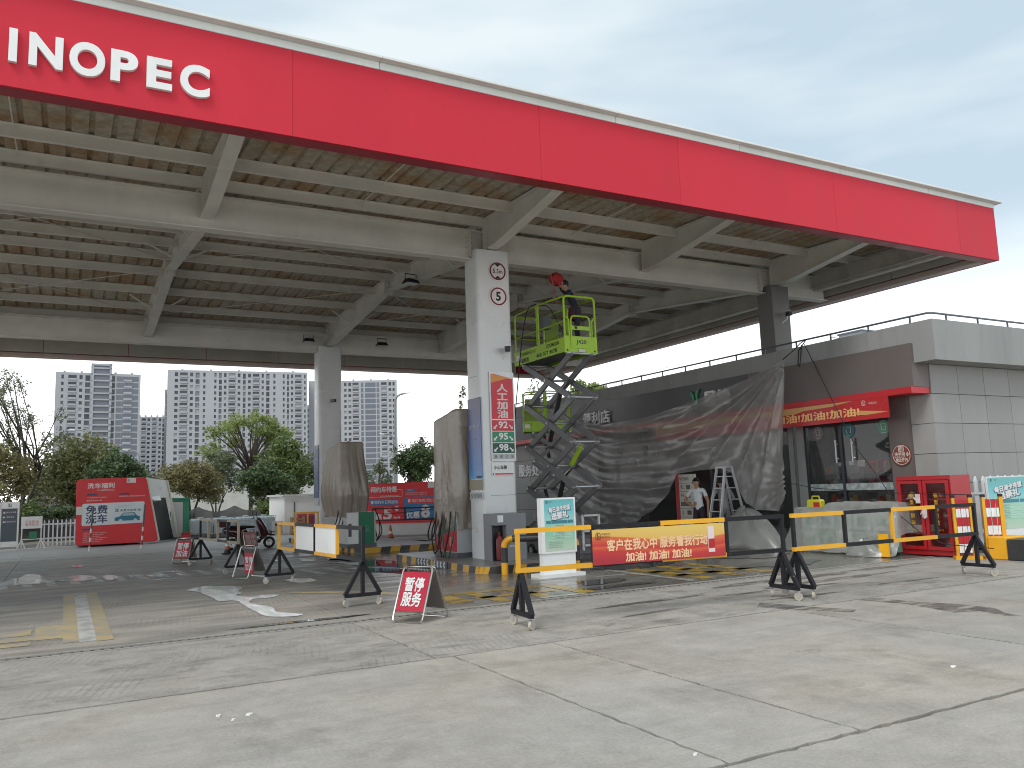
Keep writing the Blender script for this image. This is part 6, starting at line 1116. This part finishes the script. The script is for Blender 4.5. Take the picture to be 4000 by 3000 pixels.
def tree(label, loc, h, crown, lm, nleaf, ls, seed, stems=1, trunk=.1, name='tree', open_=0., lean=0, cat='tree', twigs=0, group='trees behind the station'):
    """crown: list of (x,y,z,rx,rz) clumps relative to the foot"""
    rg = random.Random(seed); t = thing(name, label, cat, loc, 0, group); m = MB(); zc = min(c[2] for c in crown); forks = []
    for s in range(stems):
        a = 2*math.pi*s/stems+rg.uniform(-.4, .4); k = .0 if stems == 1 else .25; p0 = V((k*.3*math.cos(a), k*.3*math.sin(a), 0)); p1 = V((k*math.cos(a)+lean*.5, k*math.sin(a), zc*.45)); p2 = V((k*2*math.cos(a)+lean, k*2*math.sin(a), zc*.8)); m.tube([p0, p1, p2], [trunk, trunk*.8, trunk*.6], 7); forks.append((p1, p2))
    for i, c in enumerate(crown):
        p1, p2 = forks[i % len(forks)]; e_ = V(c[:3]); md = p2.lerp(e_, .5)+V((rg.uniform(-.1, .1), rg.uniform(-.1, .1), .12*rg.random())); m.tube([p2 if rg.random() < .7 else p1.lerp(p2, .6), md, e_, e_+(e_-md)*.4], [trunk*.5, trunk*.35, trunk*.2, trunk*.08], 5)
        for k in range(3+twigs): d = V((rg.gauss(0, 1), rg.gauss(0, 1), rg.gauss(.3, .8))).normalized(); m.tube([md.lerp(e_, rg.random()), e_+V((d.x*c[3], d.y*c[3], d.z*c[4]))*.85], [trunk*.16, trunk*.05], 4)
    m.build('trunk', BARK, t, smooth='all', fix=False); b = MB(); tot = sum(c[3]**2*c[4] for c in crown)
    vs, fs = b.v, b.f
    for c in crown:
        sub = [(V((rg.gauss(0, 1), rg.gauss(0, 1), rg.gauss(0, 1))).normalized()*rg.random()**.4) for _ in range(max(5, int(22*(1-open_))))]
        for _ in range(int(nleaf*c[3]**2*c[4]/tot)):
            if rg.random() < .8: q = rg.choice(sub)+V((rg.gauss(0, .16), rg.gauss(0, .16), rg.gauss(0, .14)))
            else: q = V((rg.gauss(0, 1), rg.gauss(0, 1), rg.gauss(0, 1))).normalized()*rg.random()**.45
            p = V((c[0]+q.x*c[3], c[1]+q.y*c[3], c[2]+q.z*c[4])); u = V((rg.gauss(0, 1), rg.gauss(0, 1), rg.gauss(0, .6))).normalized(); w_ = u.cross(V((rg.gauss(0, 1), rg.gauss(0, 1), rg.gauss(0, 1)))).normalized(); s = ls*rg.uniform(.6, 1.3); n = len(vs); vs.extend([tuple(p-u*s), tuple(p+w_*s*.42), tuple(p+u*s), tuple(p-w_*s*.42)]); fs.append((n, n+1, n+2, n+3)); b.m.append(0)
    b.build('crown', lm, t, fix=False); return t
def ball(rx, rz, z, n, seed, k=.55):
    rg = random.Random(seed); out = []
    for _ in range(n): d = V((rg.gauss(0, 1), rg.gauss(0, 1), rg.gauss(0, 1))).normalized()*rg.uniform(.35, .75); out.append((d.x*rx, d.y*rx, z+d.z*rz, rx*k*rg.uniform(.7, 1.1), rz*k*rg.uniform(.7, 1.1)))
    return out
rg = random.Random(11)
sp = [(rg.uniform(-2.1, 2.0), rg.uniform(-1.2, 1.2), rg.uniform(4.2, 9.0), rg.uniform(.35, .65), rg.uniform(.45, .9)) for _ in range(30)]
tree('tall sparse grey-green tree at the far left edge', (-2.3, 56, 0), 9.2, sp, GG, 3900, .09, 5, 3, .11, open_=.3, lean=.5, twigs=1)
tree('brownish bushy tree cut by the left edge', (-3.3, 52.2, 0), 5.2, ball(1.6, 2.2, 3.0, 9, 2), BG, 9000, .11, 6, 2, .1); tree('large olive rounded tree left of the car wash bay', (.9, 59.3, 0), 5.7, ball(2.6, 2.4, 3.3, 13, 3), OG, 13000, .13, 7, 2, .14); tree('dark green rounded tree behind the car wash bay', (2.4, 52.8, 0), 4.5, ball(1.75, 1.6, 2.9, 11, 4), DG, 11000, .11, 8, 2, .12)
lgc = [(rg.uniform(-3, 3), rg.uniform(-1.8, 1.8), 0, rg.uniform(.55, .9), rg.uniform(.45, .7)) for _ in range(26)]; lgc = [(x, y, 7.8-.33*x*x*.55+rg.uniform(-1.6, .5), a, b) for x, y, _, a, b in lgc]
tree('open light green tree in front of the widest tower', (12.4, 64.4, 0), 9.1, lgc, LG, 7500, .115, 9, 1, .17, open_=.45)
tree('dense dark multi-stemmed tree left of the far pillar', (9.5, 45.4, 0), 3.8, ball(1.6, 1.2, 2.45, 12, 5), DG, 12500, .085, 10, 6, .06); tree('mid green tree behind the dense dark tree', (13.1, 55, 0), 5.6, ball(2.1, 2.0, 3.5, 13, 6), MG, 12500, .12, 11, 2, .12); tree('brown tinged round tree above the water tanks', (6.8, 53.8, 0), 4.4, ball(2.0, 1.6, 2.9, 11, 7), BG, 9500, .1, 12, 3, .09); tree('dark green tree right of the right tower', (21.7, 54.7, 0), 5.4, ball(1.75, 1.9, 3.6, 12, 8), DG, 11500, .115, 13, 2, .1)
rg = random.Random(21)
tree('thin pale saplings in front of the right tower', (19.0, 54, 0), 3.9, [(rg.uniform(-1.2, 1.2), rg.uniform(-.4, .4), rg.uniform(1.6, 3.6), .28, .5) for _ in range(12)], GG, 2200, .08, 14, 5, .03, open_=.4)
tree('leafy light green tree behind the store roof', (28.7, 41.8, 0), 8.5, ball(1.7, 1.5, 6.7, 11, 9), LG, 10500, .13, 15, 2, .12); tree('small leafy crown further along the store roof', (31.9, 40.0, 0), 7.3, ball(1.5, .8, 6.5, 8, 10), GG, 4500, .12, 16, 2, .1)
rg = random.Random(31)
tree('bare twiggy tree between the pillar and the lift', (24.9, 41.6, 0), 7.9, [(rg.uniform(-1.7, 1.8), rg.uniform(-.5, .5), rg.uniform(4.6, 7.6), .5, .6) for _ in range(16)], GG, 1000, .1, 17, 3, .07, open_=.5, twigs=5)
tree('single leafy twig left of the front pillar', (17.2, 36.6, 0), 6.9, [(0, 0, 6.0, .12, .5), (.12, 0, 6.5, .15, .3), (-.1, 0, 5.4, .12, .3)], MG, 160, .09, 18, 1, .025, open_=.3)
tree('low green shrub behind the notice boards', (-1.4, 49.2, 0), 1.9, ball(.9, .9, 1.0, 7, 12), MG, 4500, .08, 19, 3, .04, cat='shrub', name='shrub'); tree('clipped dark green shrub behind the low picket fence', (-.3, 46.5, 0), 1.7, ball(1.0, .6, 1.1, 8, 13), DG, 5000, .07, 20, 3, .04, cat='shrub', name='shrub'); tree('bright green shrub beside the water tanks', (8.9, 42.5, 0), 1.5, ball(.8, .7, .8, 7, 14), MG, 3500, .07, 22, 3, .03, cat='shrub', name='shrub'); tree('pale thin tree between the brown and light green trees', (9.3, 60.5, 0), 5, ball(1.8, 1.8, 3.2, 8, 15), GG, 5200, .11, 23, 3, .07, open_=.4)
tree('dark tree low at the far left behind the arches', (-.8, 75, 0), 5.2, ball(2.8, 2.0, 3.2, 9, 16), DG, 7000, .14, 24, 2, .1); tree('grey green tree between the car wash bay and the narrow tower', (5.2, 68, 0), 4.6, ball(2.2, 1.7, 2.9, 8, 17), GG, 5500, .12, 25, 2, .1)
# arched pavilion and pale far wall
ap = thing('arched_pavilion', 'grey pavilion roof of pointed arches beyond the picket fence', 'building', (-1.3, 66, 0)); AG = mat('arch_grey', (.2, .2, .2), .8); 
for i, (x, w_, h) in enumerate(((0, 1.1, 3.3), (1.5, 1.0, 3.0))):
    P = [(x+w_*u, 0, 1.6+(h-1.6)*math.cos(u*math.pi/2)**.9) for u in [k/8-1 for k in range(17)]]; m = MB(); m.tube(P, .12, 6); m.build('arch_rib', mat('arch_pale', (.4, .4, .39), .8), ap, smooth=True); m = MB(); m.prism([(x-w_, .1, 1.4)]+[(p[0], .1, p[2]-.05) for p in P]+[(x+w_, .1, 1.4)], (0, 3, 0)); m.build('arch_shell', AG, ap)
bx('base_wall', KS, ap, -2, 4.5, -.3, 3, 0, 1.5); bx('flat_roof', AG, ap, -2.2, 4.8, -.5, 3.2, 1.5, 1.75)
fwl = MB(); fwl.box(5, 19, 70, 70.4, 0, 2.6); o = fwl.build('far_wall', mat('far_wall_pale', (.6, .6, .57), .8)); tag(o, 'long pale wall seen between the tree trunks', 'wall')
# ================================================================== STREET LAMPS
LP = mat('lamp_pole', (.2, .21, .22), .5, metal=.3)
def lamp(loc, h, d, label, r=.09):
    t = thing('street_lamp', label, 'street lamp', loc, math.atan2(-.482, .876), 'street lamps beyond the station'); m = MB(); m.tube(hose('', [(0, 0, 0), (0, 0, h*.55), (0, 0, h-1.1), (d*.15, 0, h-.4), (d*.5, 0, h-.1), (d, 0, h)], ''), r, 8); m.build('pole', LP, t, smooth=True); m = MB(); m.hexa([(d, -.12, h-.06), (d*1.45, -.1, h+.02), (d*1.45, .1, h+.02), (d, .12, h-.06), (d, -.1, h+.06), (d*1.45, -.06, h+.1), (d*1.45, .06, h+.1), (d, .1, h+.06)]); m.build('lamp_head', LGREY, t)
lamp((26.79, 71.57, 0), 10.8, 1.0, 'tall street lamp beside the right tower'); lamp((35.5, 95.5, 0), 8.9, -1.2, 'shorter street lamp with arm to the left, beside the tall one'); lamp((1.85, 91, 0), 8.9, -1.3, 'street lamp in front of the left tower', .07); lamp((6.73, 94.1, 0), 7.0, -1.2, 'street lamp between the left tower and the narrow tower', .07)
# ================================================================== TOWERS
TW = mat('tower_white', (.34, .35, .37), .8, var=.05, vs=.05, dirt=.12, dcol=(.4, .4, .42), ds=.05); TG = mat('tower_grey', (.14, .155, .18), .8, var=.08, vs=.1); TD = mat('tower_dark', (.045, .05, .06), .5, var=.6, vs=.35); WM = {}
def tdm(mt):
    t = mt.node_tree; n = t.nodes.new; l = t.links.new; b = t.nodes['Principled BSDF']; o = n('ShaderNodeObjectInfo'); r = n('ShaderNodeValToRGB'); e = r.color_ramp; e.interpolation = 'CONSTANT'; e.elements[0].color = (.035, .04, .05, 1); e.elements[1].position = .45; e.elements[1].color = (.06, .065, .078, 1)
    for p, c in ((.7, (.1, .105, .12)), (.86, (.17, .18, .2)), (.95, (.3, .31, .33))): e.elements.new(p).color = (*c, 1)
    l(o.outputs['Random'], r.inputs[0]); l(r.outputs[0], b.inputs['Base Color']); b.inputs['Roughness'].default_value = .3
TD = bpy.data.materials.new('tower_window'); TD.use_nodes = True; tdm(TD)
def pane(w_, h):
    k = (round(w_, 2), round(h, 2))
    if k not in WM:
        m = MB(); m.box(-w_/2, w_/2, 0, .06, 0, h); o = m.build('window', TD); WM[k] = o.data; bpy.data.objects.remove(o)
    return WM[k]
def tower(label, loc, rz, Wd, H, fl, cols, recess=(), stair=None, shown=None, dep=14):
    """cols: (x0,x1,kind) of window columns across the front; kind w window, b balcony, s stair slot"""
    t = thing('apartment_tower', label, 'building', loc, rz, 'apartment towers on the skyline'); nf = int(H/fl); shown = shown or nf; hw = Wd/2; cols = sorted(cols)
    m = MB(); m.box(-hw, hw, 1.0, dep, 0, H-.6); m.build('core', TW, t); m = MB(); x = -hw
    for a, b, k in cols: m.box(x, a, 0, .9, 0, H); x = b
    m.box(x, hw, 0, .9, 0, H); m.box(-hw, hw, .002, dep+.1, H-1.2, H+.001); m.build('wall', TW, t)
    sp_ = MB(); zt = H-1.2
    for a, b, k in cols:
        oh = {'w': 1.5, 'b': 1.7, 's': 2.2}[k]; z = 0
        for f in range(nf):
            z1 = zt-.35-f*fl; z0 = z1-oh
            if z0 < 1: break
            sp_.box(a+.001, b-.001, .03, .8, z0-(fl-oh), z0)
            if f < shown: o = bpy.data.objects.new('window', pane(b-a, oh)); COL.objects.link(o); o.parent = t; o.location = ((a+b)/2, .5, z0)
            if k == 'b': sp_.box(a+.05, b-.05, -.5, .03, z0-.25, z0+.55)
    sp_.build('spandrel', TW, t, kind='stuff')
    for a, b in recess:
        r = MB()
        for f in range(nf): z = zt-f*fl; r.box(a, b, -.03, .0, z-fl+.55, z-.02)
        r.build('grey_panel', TG, t, kind='stuff')
    if stair:
        a, b, h = stair; s = MB(); s.box(a, a+(b-a)*.12, -.9, 6, 0, H+h); s.box(b-(b-a)*.12, b, -.9, 6, 0, H+h); s.box(a, b, -.9, 6, H+h-.8, H+h+.1)
        for f in range(nf+1): z = H+h-.8-f*fl-1.5; s.box(a, b, -.9, 0, z, z+.7)
        s.build('stair_frame', TW, t); q = MB(); q.box(a+(b-a)*.12, b-(b-a)*.12, -.5, 5.8, 0, H+h-.8); q.build('stair_infill', TG, t)
    for i in range(5): x = -hw+Wd*(i+.5)/5; bx('roof_vent', TW, t, x-.5, x+.5, 4, 5, H, H+1.2)
    rr = MB(); rr.tube([(-hw+.3, .4, H+.9), (hw-.3, .4, H+.9)], .06, 4); rr.build('roof_rail', TG, t); return t
def cx(lst, c, k): return [((a-c)*k, (b-c)*k, q) for a, b, q in lst]
r4 = lambda *v: [(a/2.212, b/2.212, q) for a, b, q in v]; r5 = lambda *v: [(800+a/2.212, 800+b/2.212, q) for a, b, q in v]
tower('left tower with grey stair shaft, behind the sparse tree', (12, 414.5, 0), R(88.4-90)+R(2), 34.8, 60.6, 2.9, cx(r4((532, 550, 'w'), (585, 648, 'b'), (670, 694, 'w'), (716, 754, 's'), (925, 950, 's'), (980, 1000, 'w'), (1018, 1088, 'b'), (1116, 1132, 'w')), 372, .1151), [((1008-823)*.0521, (1140-823)*.0521), ((962-823)*.0521, (1006-823)*.0521)], ((762-823)*.0521, (925-823)*.0521, 4.2))
tower('widest pale tower behind the light green tree', (73.9, 413.8, 0), R(79.9-90)+R(3), 65.7, 63.9, 2.9, cx(r4((1534, 1560, 'w'), (1575, 1636, 'b'), (1656, 1680, 'w'), (1700, 1732, 's'), (1762, 1780, 'w'), (1852, 1870, 'w'), (1890, 1914, 's'), (1932, 1952, 'w'), (1970, 2026, 'b'), (2046, 2068, 'w'), (2090, 2112, 's'))+r5((363, 386, 'w'), (402, 458, 'b'), (478, 496, 'w'), (517, 545, 's'), (578, 596, 'w'), (660, 676, 'w'), (697, 713, 's'), (730, 750, 'w'), (766, 823, 'b'), (846, 860, 'w')), 931.5, .1242), shown=17)
tower('right tower with grey stair shaft, behind the far pillar', (132.1, 415.2, 0), R(72.3-90)-R(3), 46, 61.4, 2.9, cx(r5((1212, 1232, 'w'), (1248, 1272, 'w'), (1284, 1336, 'b'), (1532, 1580, 'b'), (1597, 1620, 'w'), (1632, 1650, 'w'), (1000, 1020, 'w'), (1060, 1110, 'b')), 1382.5, .1334), [((800+1392/2.212-1382.5)*.1334, (800+1484/2.212-1382.5)*.1334), ((800+1492/2.212-1382.5)*.1334, (800+1516/2.212-1382.5)*.1334), ((800+1356/2.212-1382.5)*.1334, (800+1378/2.212-1382.5)*.1334)], shown=18)
tower('narrow distant tower left of the widest tower', (46.8, 560, 0), R(85.2-90)+R(4), 17, 54.7, 2.9, [(-6, -3.4, 'b'), (-2.6, -1, 'w'), (.2, 2.6, 'b'), (4, 5.4, 'w'), (6.2, 7.4, 's')], shown=15); tower('sliver of a tower just left of the far pillar', (121, 451, 0), R(75-90), 9, 51, 2.9, [(-3.6, -2.4, 'w'), (-1.6, .4, 'b'), (1.4, 3, 's')], shown=15); tower('recessed wing at the left of the widest tower', (44.2, 437, 0), R(84-90), 4.2, 56, 2.9, [(-1.2, .6, 's')], shown=15)
# far roof hut and crane beyond the store roof
fh = thing('rooftop_hut', 'pale rooftop hut and rail seen over the store parapet', 'building', (52.1, 40.4, 0)); bx('hut', TW, fh, -.9, 1.0, -1, 1, 0, 12.3); bx('hut_roof', TG, fh, -1.0, 1.1, -1.1, 1.1, 12.3, 12.4)
bx('terrace', TW, fh, -4.2, -.95, -1, 1, 0, 10.6); m = MB(); m.tube([(-4.2, -1, 11.6), (-.95, -1, 11.6)], .03, 4); m.tube([(-4.2, -1, 11.2), (-.95, -1, 11.2)], .02, 4)
for i in range(12): m.tube([(-4.2+i*.29, -1, 10.6), (-4.2+i*.29, -1, 11.6)], .015, 4)
m.build('terrace_rail', LP, fh, kind='stuff')
cn_ = thing('tower_crane', 'faint tower crane jib above the store roof', 'crane', (121, 164, 0)); m = MB(); p, q = V((-3, 2, 26.4)), V((11, -6, 30.6)); u = (q-p)
for k in range(3): o_ = V((0, 0, .55 if k == 2 else 0))+V((.25, .45, 0))*(k-.5 if k < 2 else 0); m.tube([p+o_, q+o_], .05, 4)
for i in range(24): a = p+u*(i/24); b = p+u*((i+1)/24); m.tube([a, a.lerp(b, .5)+V((0, 0, .55)), b], .03, 4)
m.build('jib', mat('crane_pale', (.4, .36, .34), .6), cn_, kind='stuff'); m = MB(); m.tube([(-3, 2, 0), (-3, 2, 27)], .35, 4); m.build('mast', mat('crane_pale', ()), cn_)

rebase(canopy, (8.2, 15.9, 0))
